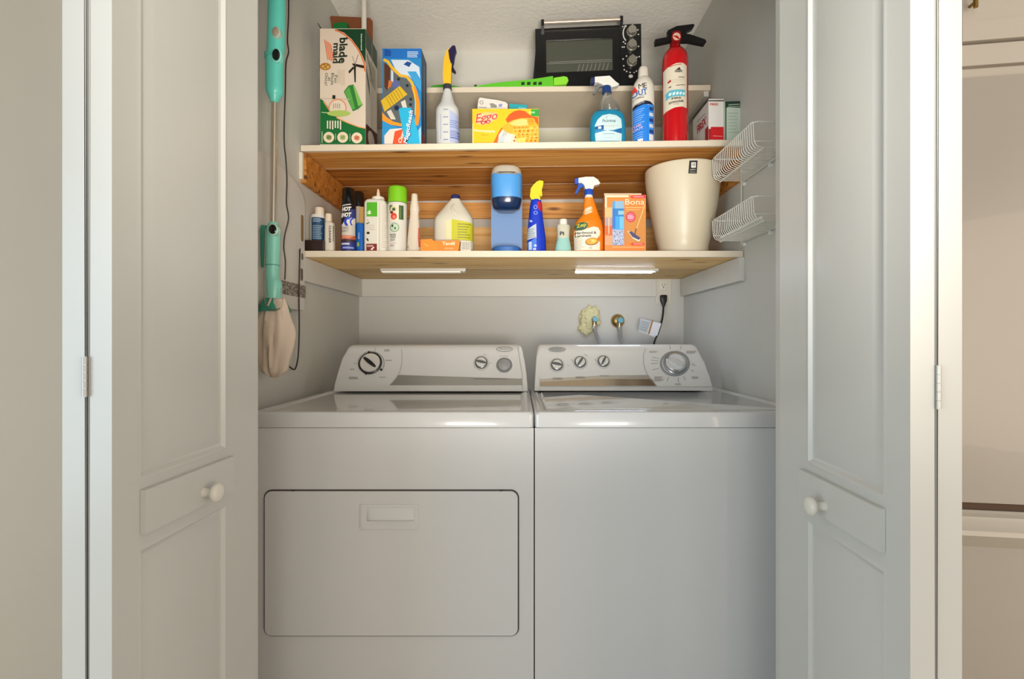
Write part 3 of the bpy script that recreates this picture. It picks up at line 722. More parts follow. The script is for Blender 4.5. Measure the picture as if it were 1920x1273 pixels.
r_.color_ramp.elements[0].color = lin('#2d2925'); r_.color_ramp.elements[1].color = lin('#a89d92'); r_.color_ramp.elements[0].position = .3; r_.color_ramp.elements[1].position = .6
tcn = nt.nodes.new('ShaderNodeTexCoord'); nt.links.new(tcn.outputs['Object'], v_.inputs['Vector']); nt.links.new(v_.outputs['Distance'], r_.inputs[0]); nt.links.new(r_.outputs[0], nt.nodes['Principled BSDF'].inputs['Base Color'])
fin('patterned_strap', bn, mm, bt, smooth=0)

SY = 1.47
def sm(px, py, y=SY): return Vector(((px-VX)*y/F, y, EYE+(VY-py)*y/F))
st = empty('steam_mop', sm(514, 540)); tag(st, 'turquoise stick steam mop with silver tube hanging upright on the left wall', 'steam mop'); L = st.location
TQ = M('#5cc3b4', .32); TQ2 = M('#82cbb9', .32); TG = M('#2f8f78', .4)
def sec(rows, y=SY, rd=1.0, n=2.2):
    S = []
    for py, a, b in rows:
        A_ = sm(a, py, y)-L; B_ = sm(b, py, y)-L; hw = (B_.x-A_.x)/2; S.append((A_.z, hw, hw*rd, n, (A_.x+B_.x)/2, y-L.y))
    S.sort(key=lambda r: r[0]); return S
bm = bmesh.new(); loft(bm, resamp(sec([(-60, 505, 534), (0, 504, 534.5), (60, 502.5, 534), (105, 501, 532), (112, 499.5, 531), (150, 499.5, 530), (172, 500, 530), (182, 504, 526), (190, 507, 522), (193, 508, 520)]), 4), 32)
hd = fin('handle', bm, TQ, st)
def onf(px, py, off, r, m, nm, par, ry=1.25, dep=.02, k=.0165):
    c = sm(px, py, SY-k)-L; bm = bmesh.new(); rx = r*SY/F
    for (f, d0, d1) in ((1, -.004, off),):
        A = [bm.verts.new(c+Vector((math.cos(2*PI*i/28)*rx, -d0*0+.006, math.sin(2*PI*i/28)*rx*ry))) for i in range(28)]
        B_ = [bm.verts.new(c+Vector((math.cos(2*PI*i/28)*rx, -off, math.sin(2*PI*i/28)*rx*ry))) for i in range(28)]
        C_ = [bm.verts.new(c+Vector((math.cos(2*PI*i/28)*rx*.7, -off-.002, math.sin(2*PI*i/28)*rx*ry*.7))) for i in range(28)]
        for P_, Q in ((A, B_), (B_, C_)):
            for i in range(28): bm.faces.new((P_[i], P_[(i+1) % 28], Q[(i+1) % 28], Q[i]))
        bm.faces.new(C_); bm.faces.new(A[::-1])
    return fin(nm, bm, m, par)
onf(520, 64, .008, 8, M('#9fb9ac', .4), 'button_ring', hd, 1.4); onf(520, 64, .011, 6, M('#9a8f7e', .5), 'power_button', hd, 1.4)
onf(521, 107, .008, 9.5, M('#7ed0c2', .3), 'button_ring', hd, 1.4); onf(521, 107, .012, 7, M('#16191a', .12), 'trigger_button', hd, 1.5)
bm = bmesh.new(); loft(bm, sec([(104, 497.5, 531.5), (112, 497.5, 531.5)]), 32); fin('collar', bm, M('#4fb3a4', .3), hd)
bm = bmesh.new(); tube(bm, [sm(514.5, 191)-L, sm(511.5, 430)-L], .0085, 20); fin('tube', bm, M('#c9bfae', .22, .75), st)
bm = bmesh.new(); loft(bm, resamp(sec([(418, 505, 521), (428, 501, 524), (440, 500, 525), (470, 500, 524), (498, 499, 523), (520, 499, 522), (530, 500, 527), (545, 500, 528), (560, 501, 526)]), 4), 32)
lb = fin('motor_housing', bm, TQ2, st); onf(515, 432, .010, 9, M('#a7cfc2', .3), 'button_ring', lb, 1.25); onf(515, 432, .013, 7, M('#1a1414', .15), 'lower_button', lb, 1.25)
bm = bmesh.new(); loft(bm, sec([(497, 498.3, 523.6), (499, 498.3, 523.6)]), 32); fin('seam_band', bm, M('#4f9c90', .5), lb)
bm = bmesh.new(); loft(bm, resamp(sec([(425, 492, 501), (430, 489, 501), (495, 489.5, 499), (500, 491, 498)], SY+.012), 3), 20); wt = fin('water_tank', bm, TG, st)
bm = bmesh.new(); loft(bm, sec([(560, 496, 532), (585, 486, 545)], SY+.02), 20); fin('mop_head', bm, TG, st)
bm = bmesh.new(); k = [(498, 430), (497, 470), (495, 520), (496, 560), (503, 578), (512, 581), (524, 579), (528, 565), (527, 540)]
tube(bm, smoothpts([sm(a, b, SY-.028)-L for a, b in k], 5), .0016, 8); fin('wire_clip', bm, M('#8d8678', .35, .7), st)
# cloth pad hanging below
bm = bmesh.new(); rows = [(560, 500, 530), (575, 493, 538), (600, 484, 549), (625, 481, 557), (650, 482, 554), (675, 486, 547), (695, 491, 541), (704, 502, 528), (708, 512, 520)]
S = sec(rows, SY, .42, 2.0); S = resamp(S, 5); loft(bm, S, 56)
for v in bm.verts:
    q = math.atan2(v.co.y-(SY-L.y), v.co.x+1e-6); zz = v.co.z
    a = .0035*math.sin(q*5+zz*14)+.003*math.sin(q*9-zz*22)+.004*noise.noise(Vector((v.co.x*30, v.co.y*30, zz*14)))
    v.co.x += a*math.cos(q); v.co.y += a*math.sin(q)
cp = fin('cloth_pad', bm, M('#d0bfae', .9, bump=.3, bscale=400), st, smooth=80); cp['label'] = 'cream cloth pad over the mop head'
# black cord
bm = bmesh.new(); cy = 1.60
pts = [(541, -40), (541, 30), (539, 75), (541, 98), (536, 120), (535, 170), (533, 230), (533, 270), (536, 300), (538, 340), (537, 380), (541, 410), (534, 440), (532, 465), (535, 490), (534, 525)]
cdp = smoothpts([Vector(((a-VX)*cy/F, cy, EYE+(VY-b)*cy/F)) for a, b in pts], 5)
tube(bm, cdp, .0022, 8); o = fin('hanging_cord', bm, M('#2b2622', .5)); tag(o, 'thin wavy black cord hanging down the left wall beside the turquoise handle', 'cord')
# ------------------------------------------------------------------ upper shelf goods
def UZ(px): return up_z(px)
G1 = None
# tall cleaning-tool carton
z = UZ(650); it = Item('duster_box', 'tall cream and green carton with open flaps at the left end of the upper shelf', 'box', 643.5, 1.83, .145, z)
a = it.W(600, 54, -it.d/2); b = it.W(685.5, 54, -it.d/2); zt = a.z; x0, x1 = a.x, b.x; d2 = it.d/2
CREAM = M('#dccdba', .55); bm = bmesh.new()
# open-topped box with wall thickness
w_ = .002
for q in ((x0, x1, -d2, -d2+w_), (x0, x1, d2-w_, d2), (x0, x0+w_, -d2+w_, d2-w_), (x1-w_, x1, -d2+w_, d2-w_)): box(bm, q[0], q[1], q[2], q[3], 0, zt)
box(bm, x0+w_, x1-w_, -d2+w_, d2-w_, 0, w_); fin('carton', bm, [CREAM], it.root, smooth=0)
BR = M('#5b3018', .8); BR2 = M('#7a4422', .8)
bm = bmesh.new(); _a = it.W(619, 60, d2); _b = it.W(699, 60, d2); _z = it.W(0, 31, d2).z; prism(bm, [(x0+.003, zt), (x1, zt), (_b.x, zt+.03), (_b.x, _z-.02), (_b.x-.01, _z-.008), (_b.x-.03, _z-.006), (_a.x+.004, _z), (_a.x, _z-.004)], lambda p: (p[0], d2-.002+(p[1]-zt)*.0, p[1]), (0, .0018, 0)); fin('back_flap', bm, BR2, it.root, smooth=0)
bm = bmesh.new(); prism(bm, [(-d2+.01, 0), (d2-.02, 0), (d2-.05, .05), (-d2+.03, .05)], lambda p: (x0+.0005-p[1]*.42, p[0], zt+p[1]*.75), (.0016, 0, .0008)); fin('side_flap', bm, M('#2a1a14', .8), it.root, smooth=0)
a = it.W(624, 60, -.02); b = it.W(653, 60, -.02); zz = it.W(0, 42, -.02).z
bm = bmesh.new(); prism(bm, [(a.x, .2), (b.x, .2), (b.x-.004, zz-.002), (a.x+.028, zz), (a.x+.002, zz-.004)], lambda p: (p[0], -.02, p[1]), (0, .02, 0)); fin('green_insert', bm, M('#146b2f', .5), it.root, bevel=.002)
p = Print(590, 20, 4.895)
p.poly([(190, 171), (467, 171), (467, 490), (440, 420), (400, 345), (340, 265), (270, 205)], '#0f3f22')
p.line([(185, 180), (230, 195), (290, 232), (340, 280), (390, 345), (430, 420), (455, 490), (460, 560)], 13, '#e2703c')
p.poly([(50, 810), (85, 832), (120, 880), (160, 950), (200, 980), (300, 1025), (380, 1060), (467, 1080), (467, 1228), (50, 1228)], '#0c6a30')
p.line([(200, 985), (300, 1030), (400, 1068), (467, 1082)], 9, '#e9a15c'); p.line([(80, 835), (110, 880), (140, 925)], 8, '#e9a15c')
p.text('blade', 262, 368, 76, '#15291d', w=235, rot=92, bold=.03, shear=-.1); p.text('maid', 198, 392, 60, '#15291d', w=185, rot=92, bold=.03, shear=-.1)
for k in range(4): p.line([(92+k*17, 268+k*12), (122+k*17, 455+k*4)], 9, '#e8703f', up=k == 0)
p.ell(98, 515, 50, 34, '#b57a2d'); p.ell(100, 518, 32, 20, '#dfb45e'); p.line([(80, 490), (115, 540)], 6, '#6e4319'); p.line([(75, 530), (125, 500)], 6, '#6e4319')
for s_, x_, l_ in (('Fan', 195, 70), ('Blade', 164, 110), ('at', 134, 36), ('Once!', 107, 115)): p.text(s_, x_, 630, 26, '#2e4a3a', w=l_, rot=92)
p.lines(212, 545, 285, 690, 4, '#b9ab98', vert=True, fill=.25)
p.poly([(345, 485), (450, 505), (455, 530), (440, 530), (350, 505)], '#26160f'); p.poly([(358, 510), (378, 510), (377, 660), (366, 660)], '#1c1815'); p.poly([(310, 560), (352, 515), (362, 530), (318, 580)], '#1c1815'); p.line([(345, 420), (375, 500)], 5, '#8d8378'); p.line([(400, 405), (372, 495)], 6, '#8d8378')
p.poly([(268, 745), (310, 690), (355, 680), (440, 865), (400, 905), (350, 925)], '#2f7a34'); p.poly([(275, 745), (318, 700), (372, 900), (345, 912)], '#58a548'); p.poly([(352, 690), (366, 695), (438, 862), (400, 880)], '#7dbd5a'); p.line([(52, 808), (180, 810), (320, 815)], 7, '#c9b89f'); p.rect(163, 778, 190, 812, '#1d1d1a')
p.ell(210, 895, 82, 82, '#e78a55'); p.ell(210, 895, 73, 73, '#e0d2bd'); p.lines(170, 855, 245, 905, 4, '#9c9384', vert=True, fill=.4); p.ell(222, 945, 108, 28, '#a9c35f'); p.line([(62, 935), (130, 942)], 6, '#cfe0b0')
for k, (x_, y_) in enumerate(((130, 1165), (257, 1165), (387, 1170))): p.ell(x_, y_, 50, 50, '#e6d8bb'); p.ell(x_, y_, 26, 22, ('#7d8c4f', '#9fae6c', '#c97b5a')[k], rot=35); p.line([(x_-20, y_+12), (x_+22, y_-14)], 6, ('#55692f', '#6d8a45', '#c0502f')[k])
p.lines(112, 1012, 255, 1100, 6, '#e6dfca', vert=True, fill=.5); p.line([(68, 1110), (68, 1215)], 6, '#d9d2be'); p.line([(192, 1130), (192, 1190)], 4, '#d9d2be'); p.line([(324, 1130), (324, 1200)], 4, '#d9d2be')
p.text('blademaid', 430, 290, 12, '#e9e4d6', w=150, rot=90, bold=.02)
p.build('front_print', it.root, it.flat)
# right side print: px = depth, py stays
p = Print(0, 0, 1)
p.rect(0, 55, 100, 90, '#123d24'); p.rect(30, 100, 85, 140, '#a9a18c'); p.poly([(10, 95), (60, 130), (60, 135), (10, 102)], '#2f3f2f'); p.poly([(0, 120), (30, 150), (34, 172), (8, 140)], '#2d4a2d'); p.line([(50, 60), (50, 226)], 3, '#b5a58f')
p.poly([(0, 232), (100, 222), (100, 272), (0, 272)], '#4a1c1a'); p.ell(45, 250, 30, 16, '#cbb8a4')
it_ = it
p.build('side_print', it.root, lambda px, py, off: Vector((it_.W(685.5, py, -it_.d/2).x+off, -it_.d/2+px/100*it_.d, max(it_.W(0, py, -it_.d/2).z, .0012))))
# rod standing in the carton
ry = 1.93
bm = bmesh.new(); tube(bm, [((682.5-VX)*ry/F, ry, UZ(680)+.004), ((682.5-VX)*ry/F, ry, 2.461)], .0095, 16); o = fin('telescopic_rod', bm, M('#d9d4c8', .3)); tag(o, 'white pole standing upright out of the tall carton up to the ceiling', 'rod')

# blue scrubber carton
it = Item('scrubber_box', 'blue windowed scrubber carton with a yellow tag on the upper shelf', 'box', 754, 1.84, .10, UZ(754))
it.carton('carton', 717, 790, 91.5, M('#2b86c6', .4))
p = Print(590, 20, 4.895)
p.rect(622, 352, 980, 440, '#1f6fc2'); p.poly([(640, 352), (700, 365), (700, 420), (640, 420)], '#174f9d'); p.lines(850, 378, 970, 438, 4, '#cfe2f2', rag=.3)
p.poly([(700, 452), (860, 455), (960, 520), (978, 720), (950, 700), (905, 640), (860, 600), (790, 600), (740, 540)], '#cfdcea'); p.poly([(850, 560), (930, 560), (978, 640), (978, 745), (930, 690)], '#3f9fd8'); p.poly([(815, 495), (850, 468), (890, 480), (868, 520)], '#1b4b93')
p.poly([(632, 470), (700, 525), (740, 580), (790, 615), (850, 630), (895, 705), (912, 800), (905, 1010), (800, 1045), (700, 1010), (625, 940)], '#5b6468')
p.poly([(640, 480), (695, 520), (690, 640), (665, 740), (640, 700)], '#553022'); p.poly([(700, 540), (722, 560), (722, 660), (700, 660)], '#c5d0d8'); p.poly([(680, 640), (715, 650), (700, 700), (670, 720)], '#c9702f'); p.ell(745, 680, 35, 40, '#59679a')
p.poly([(790, 840), (830, 820), (850, 900), (810, 900)], '#d9d4c6'); p.poly([(660, 930), (700, 910), (745, 1000), (700, 1000)], '#d6cfc0'); p.ell(752, 895, 22, 24, '#14244a')
for x_, y_ in ((770, 630), (850, 690), (882, 815), (830, 760), (880, 865)): p.ell(x_, y_, 14, 14, '#20282c')
p.line([(632, 452), (672, 470), (705, 520), (745, 560), (785, 598), (845, 608), (890, 660), (918, 730), (930, 800)], 26, '#e5b32a'); p.line([(905, 700), (925, 760), (945, 850), (948, 950), (930, 1055)], 40, '#ef8f22'); p.line([(900, 700), (918, 770), (925, 850), (922, 960)], 9, '#e9c62e')
p.poly([(620, 935), (660, 980), (720, 1020), (800, 1040), (800, 1065), (700, 1050), (620, 1010)], '#f19a26'); p.poly([(620, 1010), (700, 1052), (760, 1070), (740, 1225), (620, 1225)], '#2a93d2')
p.poly([(640, 1150), (690, 1090), (800, 1080), (830, 1225), (640, 1225)], '#f0dfd2'); p.poly([(735, 1110), (800, 1090), (835, 1160), (830, 1225), (715, 1225)], '#e8562a'); p.text('Clean', 795, 1162, 34, '#fff1e2', w=110, rot=-72, shear=.2, bold=.02)
p.poly([(770, 905), (800, 890), (885, 893), (978, 1225), (830, 1225)], '#27b3df'); p.poly([(950, 1100), (978, 1060), (978, 1225), (965, 1225)], '#8fd0ea')
p.text('MagicReach', 868, 1070, 56, '#12457f', w=312, rot=-80, shear=.25, bold=.045); p.text('MagicReach', 864, 1068, 50, '#eef8fd', w=305, rot=-80, shear=.25, bold=.02)
p.poly([(597, 828), (780, 692), (852, 770), (640, 930)], '#d8b228'); 
for k in range(6): p.line([(655+k*22, 800-k*17), (700+k*22, 880-k*17)], 4, '#6b6024', up=k == 0)
p.build('front_print', it.root, lambda px, py, off: (lambda v: Vector((max(v.x, it.bx[0]-.004), v.y, min(v.z, it.bx[2]))))(it.flat(px, py, off)))
p = Print(0, 0, 1); p.rect(0, 92, 100, 272, '#264c74'); p.line([(50, 110), (60, 250)], 8, '#9fb4c4'); p.line([(80, 130), (70, 240)], 5, '#16304e'); p.rect(10, 245, 60, 268, '#a6402c')
p.build('side_print', it.root, lambda px, py, off: Vector((it.bx[1]+off, -it.d/2+px/100*it.d, min(it.bx[2], max(it.W(0, py, -it.d/2).z, .0012)))))

# yellow headed spray bottle
it = Item('spray_bottle', 'translucent white spray bottle with yellow neck and navy nozzle on the upper shelf', 'spray bottle', 839, 1.845, .085, UZ(839))
it.body('bottle', [(168, 833, 845), (175, 831, 847), (196, 825, 853), (206, 818, 860), (212, 817, 861, 2.6), (240, 817, 861, 2.6), (262, 818, 862, 2.6)], M('#dfe2e0', .3, trans=.15), ratio=.92, base=1, n=2.3, smooth=60)
p = Print(590+(-30), 0, 4.39)  # crop frame of the left shelf zoom
p = Print(560, 0, 4.39); p.poly([(1243, 905), (1310, 945), (1322, 1060), (1318, 1150), (1300, 1175), (1243, 1170)], '#aeb9dc'); p.lines(1246, 990, 1320, 1060, 4, '#7f90c4'); p.rect(1250, 1078, 1318, 1140, '#5a6eb4'); p.lines(1252, 1084, 1316, 1136, 4, '#c9cfe6')
for k in range(5): p.line([(1190, 905+k*62), (1232, 905+k*62)], 9, '#8c97b8', up=k == 0)
p.line([(1170, 940), (1170, 1150)], 5, '#9fabd0')
p.build('print', it.root, it.surf, step=2)
it.body('neck_ring', [(160, 831.5, 846.5), (169, 831, 847)], M('#3a3a40', .4))
it.prism('sprayer_head', [(832.5, 160), (831, 143), (832, 125), (834, 110), (839, 97), (844, 94), (848, 100), (848, 120), (847, 135), (846, 160)], M('#ecba2a', .4), .024, 0, .004)
it.prism('nozzle', [(841, 97), (849, 88), (854, 88.5), (856, 97), (853, 105), (851, 120), (846, 122), (843, 112)], M('#262046', .4), .017, -.004, .003)
it.prism('trigger', [(844.5, 112), (850, 118), (850, 128), (855, 136), (853, 139), (847, 134), (845, 124)], M('#211c33', .4), .010, -.006, .002)

# green plastic tool on the top shelf
gz = TZ+.0005; t = empty('grabber_tool', (.0, 2.15, gz)); t.rotation_euler[1] = -.009; tag(t, 'lime green slotted plastic tool lying on the topmost shelf left of the toaster oven', 'tool')
GR = M('#62c132', .35); GR2 = M('#8bdc3c', .35); Yg = 2.103
def gp(px, py, y=Yg): return Vector(((px-VX)*y/F, y, max(EYE+(VY-py)*y/F, gz+.001)))-t.location
def gprism(name, poly, m, th, y=Yg, par=None, bev=.002):
    bm = bmesh.new(); prism(bm, poly, lambda q: gp(q[0], q[1], y), (0, th, 0)); return fin(name, bm, m, par or t, bevel=bev)
body = gprism('tool_body', [(868, 170), (885, 163), (911, 158), (940, 154), (992, 150), (1037, 143.5), (1038, 165), (1010, 167.5), (900, 170)], GR, .024)
gprism('sliding_end', [(1038.5, 147), (1058, 144), (1064, 146), (1066, 152), (1062, 159), (1038.5, 161)], GR2, .018, Yg+.003)
gprism('rear_blade', [(805, 168), (812, 159), (835, 157), (867, 163), (867, 169)], M('#3f9b2a', .45), .02, Yg+.004)
for px in (980.5, 991.5, 1003, 1013):
    gprism('slot', [(px-3.2, 154.5), (px+3.2, 153.9), (px+3.2, 159.4), (px-3.2, 160)], M('#0f2f14', .6), .0012, Yg-.0014, body, 0)
gprism('grip_dot', [(889, 159), (894, 158), (894, 161), (889, 161.5)], M('#1c3a18', .6), .0012, Yg-.0014, body, 0)

# waffle carton and the packs behind it
it = Item('waffle_box', 'yellow and orange frozen waffle carton on the upper shelf', 'box', 948, 1.84, .075, UZ(948))
it.carton('carton', 885.5, 1010, 204.5, M('#e0bd22', .4))
p = Print(880, 180, 13.4)
p.rect(1610-60, 340, 1745, 520, '#2e9a3a'); p.lines(1500, 400, 1690, 450, 2, '#c5e8b0')
p.poly([(910, 600), (1000, 470), (1120, 390), (1250, 360), (1400, 385), (1500, 470), (1600, 520), (1730, 540), (1735, 750), (1650, 650), (1500, 560), (1300, 560), (1100, 610), (960, 680)], '#f2551a')
p.poly([(960, 680), (1100, 610), (1300, 565), (1480, 580), (1650, 680), (1735, 760), (1735, 1190), (600, 1190), (680, 1040), (790, 820), (850, 770), (900, 720)], '#edaa2c')
p.poly([(1000, 700), (1150, 620), (1330, 580), (1450, 600), (1470, 740), (1250, 760), (1090, 740)], '#ecc878')
p.poly([(600, 1190), (690, 1000), (790, 820), (850, 790), (760, 960), (700, 1190)], '#ee6320')
p.poly([(720, 1190), (740, 980), (830, 860), (930, 900), (1020, 960), (1130, 950), (1210, 1190)], '#e9dccb')
p.poly([(740, 1080), (800, 980), (880, 980), (900, 1100), (850, 1190), (740, 1190)], '#bcc6cc')
for k in range(3): p.line([(840+k*38, 1000), (880+k*38, 890)], 11, '#5d6a75', up=k == 0)
random.seed(3)
for r in range(5):
    for c_ in range(6):
        x_ = 1130+c_*105+(r % 2)*30; y_ = 800+r*82
        if x_ < 1730: p.poly([(x_-42, y_), (x_, y_-30), (x_+42, y_), (x_, y_+32)], random.choice(['#d88a1c', '#c86b18', '#f3c24f', '#e79c26', '#d65f22']), up=(r+c_ == 0))
for k in range(6): p.line([(1120+k*110, 780), (1060+k*110, 1180)], 12, '#f7cf68', up=k == 0)
for k in range(3): p.line([(1150, 860+k*110), (1735, 800+k*110)], 12, '#f7cf68', up=k == 0)
p.poly([(1200, 1090), (1390, 1040), (1420, 1190), (1210, 1190)], '#f6cb63'); p.ell(1560, 640, 95, 90, '#ef9a25'); p.text('12', 1555, 630, 70, '#e0651b', rot=-10)
p.ell(420, 560, 290, 150, '#f0c46a', rot=-18)
p.text('Eggo', 440, 560, 300, '#f3b9a2', w=560, rot=-10, shear=.30, bold=.07); p.text('Eggo', 440, 560, 285, '#c9302a', w=545, rot=-10, shear=.30, bold=.0)
p.text("Kellogg's", 545, 412, 30, '#a55a36', w=170, rot=4, shear=.2); p.text('Homestyle', 385, 890, 82, '#f8e8cf', w=520, rot=3, bold=.02); p.line([(300, 980), (480, 985)], 12, '#b5932a'); p.line([(90, 690), (90, 1190)], 26, '#ecd98e')
p.build('front_print', it.root, lambda px, py, off: (lambda v: Vector((v.x, v.y, min(v.z, it.bx[2]))))(it.flat(px, py, off)))
it = Item('light_bulb_pack', 'white light bulb card pack standing behind the yellow waffle carton', 'pack', 925, 1.935, .03, UZ(925))
it.prism('pack', [(895.5, 275), (896, 200), (898, 188), (901, 186), (935, 191), (948, 194.5), (952, 198), (951.5, 275)], M('#d9d6cf', .5), .022, 0, .0015)
p = Print(880, 180, 13.4); p.ring(305, 170, 48, 48, 14, '#7c7a6c'); p.poly([(490, 200), (590, 185), (690, 240), (690, 300), (540, 300), (530, 230)], '#8a8a80'); p.poly([(740, 210), (830, 205), (820, 270), (740, 290)], '#8e8fc0'); p.line([(240, 285), (440, 300)], 18, '#8c8a62')
p.build('print', it.root, lambda px, py, off: it.W(px, py, -.011-off)); 
it = Item('teal_pack', 'small teal packet just showing behind the waffle carton', 'pack', 972, 1.95, .03, UZ(972))
it.prism('packet', [(956, 276), (955, 197), (988, 199.5), (989, 276)], M('#2aa0ad', .4), .02, 0, .001); p = Print(0, 0, 1); p.line([(972, 202.5), (986, 203.5)], 1.6, '#a5dbe6'); p.build('print', it.root, lambda px, py, off: it.W(px, py, -.01-off))

# toaster oven
ty = 2.165; t = empty('toaster_oven', ((1102-VX)*ty/F, ty+.15, TZ+.0012+.009*(1102-VX)*ty/F), math.radians(-3.5)); t.rotation_euler[1] = -.009; tag(t, 'black countertop toaster oven with three silver knobs on the topmost shelf', 'toaster oven')
BK = M('#17181a', .22); BKM = M('#1e1f20', .4); D_ = .15; W0 = (1007-1102)*ty/F; W1 = (1206-1102)*ty/F
h_ = lambda py: EYE+(VY-py)*ty/F-(TZ+.0042)
TZt = h_(50)
bm = bmesh.new()   # body, widening slightly toward its foot at the left
prism(bm, [(W0-.014, .012), (W1, .012), (W1, TZt-.012), (W1-.012, TZt), (W0+.02, TZt), (W0+.012, TZt-.010)], lambda q: (q[0], -D_+.012, q[1]), (0, .28, 0)); fin('oven_body', bm, BKM, t, bevel=.004)
for sx in (W0+.03, W1-.03):
    for sy in (-D_+.04, D_-.04):
        bm = bmesh.new(); cyl(bm, (sx, sy, .0002), (0, 0, 1), .012, .012, .0115, 14); fin('foot', bm, BKM, t)
gx0, gx1 = (1029-1102)*ty/F, (1153-1102)*ty/F; gz0, gz1 = h_(135), h_(74)
px_split = (1166-1102)*ty/F
bm = bmesh.new()
zz0, zz1 = .016, TZt-.004
for q in ((W0+.004, gx0, zz0, zz1), (gx1, px_split, zz0, zz1), (gx0, gx1, zz0, gz0), (gx0, gx1, gz1, zz1)): box(bm, q[0], q[1], -D_-.006, -D_+.010, q[2], q[3])
od = fin('oven_door', bm, BK, t, smooth=0)
bx('window_glass', gx0, gx1, -D_-.002, -D_+.001, gz0, gz1, M('#4a4f44', .04, alpha=.35), od)
bx('control_panel', px_split+.001, W1-.001, -D_-.006, -D_+.010, zz0, TZt-.002, BK, t, .002)
bx('oven_cavity', gx0-.002, gx1+.002, -D_+.0112, -D_+.0118, gz0-.004, gz1+.004, M('#8a8d80', .5), t)
bm = bmesh.new()
for k in range(8): 
    xx = gx0+.130+k*.0170; tube(bm, [(xx, -D_+.0045, gz0+.001), (xx+.010, -D_+.0060, gz0+.036)], .0026, 6)
tube(bm, [(gx0+.002, -D_+.004, gz0+.042), (gx1-.002, -D_+.004, gz0+.042)], .0016, 6); tube(bm, [(gx0+.012, -D_+.0065, gz0+.050), (gx1-.004, -D_+.0065, gz0+.050)], .0016, 6)
fin('rack', bm, M('#e6e8e4', .4), t)
bm = bmesh.new(); zh = h_(47.5)
tube(bm, [((1026-1102)*ty/F, -D_-.030, zh), ((1166-1102)*ty/F, -D_-.030, zh)], .0065, 14); hb = fin('door_handle', bm, M('#d8c6ae', .25, .6), od)
for px in (1023, 1168):
    xx = (px-1102)*ty/F; bx('handle_bracket', xx-.006, xx+.006, -D_-.037, -D_-.0062, zh-.016, zh+.010, BK, od, .003)
for k, py in enumerate((66, 92, 121)):
    xx = (1188-1102)*ty/F; bm = bmesh.new(); cyl(bm, (xx, -D_-.0064, h_(py)), (0, -1, 0), .0215, .0205, .006, 32); cyl(bm, (xx, -D_-.0124, h_(py)), (0, -1, 0), .0185, .0165, .016, 32); box(bm, xx-.0035, xx+.0035, -D_-.034, -D_-.0284, h_(py)-.016, h_(py)+.016)
    fin('knob', bm, M('#c4c1b6', .22, .75), t, bevel=.0008)
p = Print(860, 20, 4.714)
p.ring(1510, 225, 42, 72, 10, '#d6d6d2', a0=110, a1=260)
for q in ((1470, 165), (1490, 160), (1605, 240), (1600, 200), (1475, 300), (1490, 315), (1465, 345), (1480, 345), (1500, 425), (1470, 450), (1605, 345), (1475, 510), (1480, 545), (1500, 560), (1530, 570), (1565, 572), (1585, 560), (1590, 440), (1610, 435)): p.ell(q[0], q[1], 6.5, 6.5, '#cfcfca', n=10, up=False)
p.ell(1536, 604, 19, 15, '#d9d9d4')
p.build('panel_print', t, lambda px, py, off: Vector(((px-1102)*ty/F, -D_-.0062-off, h_(py))))

# blue cleaner spray bottle with clear neck
it = Item('spray_bottle', 'clear spray bottle of teal cleaner with a white trigger head on the upper shelf', 'spray bottle', 1138, 1.845, .065, UZ(1138))
CLR = M('#e9ece6', .05, trans=.85, alpha=.55); LIQ = M('#1c86ac', .15)
it.body('bottle', [(176, 1131, 1146), (184, 1129, 1148), (196, 1125, 1158), (208, 1120, 1164), (211, 1116, 1165, 3)], CLR, ratio=.8, n=2.4, smooth=60)
S_top = it.S
it.body('liquid_body', [(211, 1117, 1164, 3), (216, 1110, 1168, 3), (226, 1106.5, 1171, 3), (240, 1105.5, 1172, 3), (268, 1105.5, 1172.5, 3)], LIQ, ratio=.5, base=1, n=3, smooth=60)
p = Print(1095, 110, 7.717); p.poly([(160, 960), (200, 880), (270, 820), (370, 800), (470, 820), (540, 870), (550, 960), (550, 1080), (545, 1195), (170, 1195), (160, 1080)], '#c3dce0')
p.poly([(160, 1080), (340, 1040), (550, 1085), (550, 1000), (420, 1040), (280, 1040), (160, 1005)], '#2e86b8'); p.poly([(160, 1020), (160, 985), (285, 965), (285, 1035)], '#14508c'); p.rect(205, 985, 250, 1020, '#cfe4ee'); p.poly([(440, 1045), (545, 1005), (545, 1080), (480, 1075)], '#15639f')
p.text('home', 365, 900, 52, '#35505e', w=190, shear=.25); p.line([(312, 850), (330, 845), (325, 870)], 5, '#35505e'); p.lines(300, 970, 490, 1000, 2, '#c7b9a8'); p.line([(270, 1095), (440, 1095)], 8, '#7d97a8'); p.line([(290, 1150), (420, 1150)], 6, '#a8bcc4')
p.build('label', it.root, it.surf, step=2)
it.body('collar', [(163, 1130, 1144.5), (168, 1129, 1145.5), (176, 1128.5, 1147)], M('#1f3f7a', .35))
it.prism('sprayer_head', [(1114.5, 147.5), (1142, 145.5), (1146, 149), (1153, 156), (1160, 161), (1156, 164.5), (1145, 167), (1144, 163.5), (1131, 163), (1127, 160.5), (1120, 157.5), (1114.5, 158.5)], M('#dcdcd6', .35), .024, 0, .003)
it.prism('nozzle', [(1107.5, 148), (1114, 147.5), (1114, 159), (1107.5, 158.5)], M('#2a2f5f', .4), .018, 0, .002)
it.prism('trigger', [(1120, 158), (1127, 160), (1131, 163), (1124, 165), (1115, 178), (1111.5, 177), (1118, 164)], M('#6d7274', .4), .012, 0, .002)
bm = bmesh.new(); tube(bm, smoothpts([it.W(1137, 176), it.W(1131, 190), it.W(1128, 204)], 5), .0018, 8); fin('dip_tube', bm, M('#d9d8c8', .3), it.root)

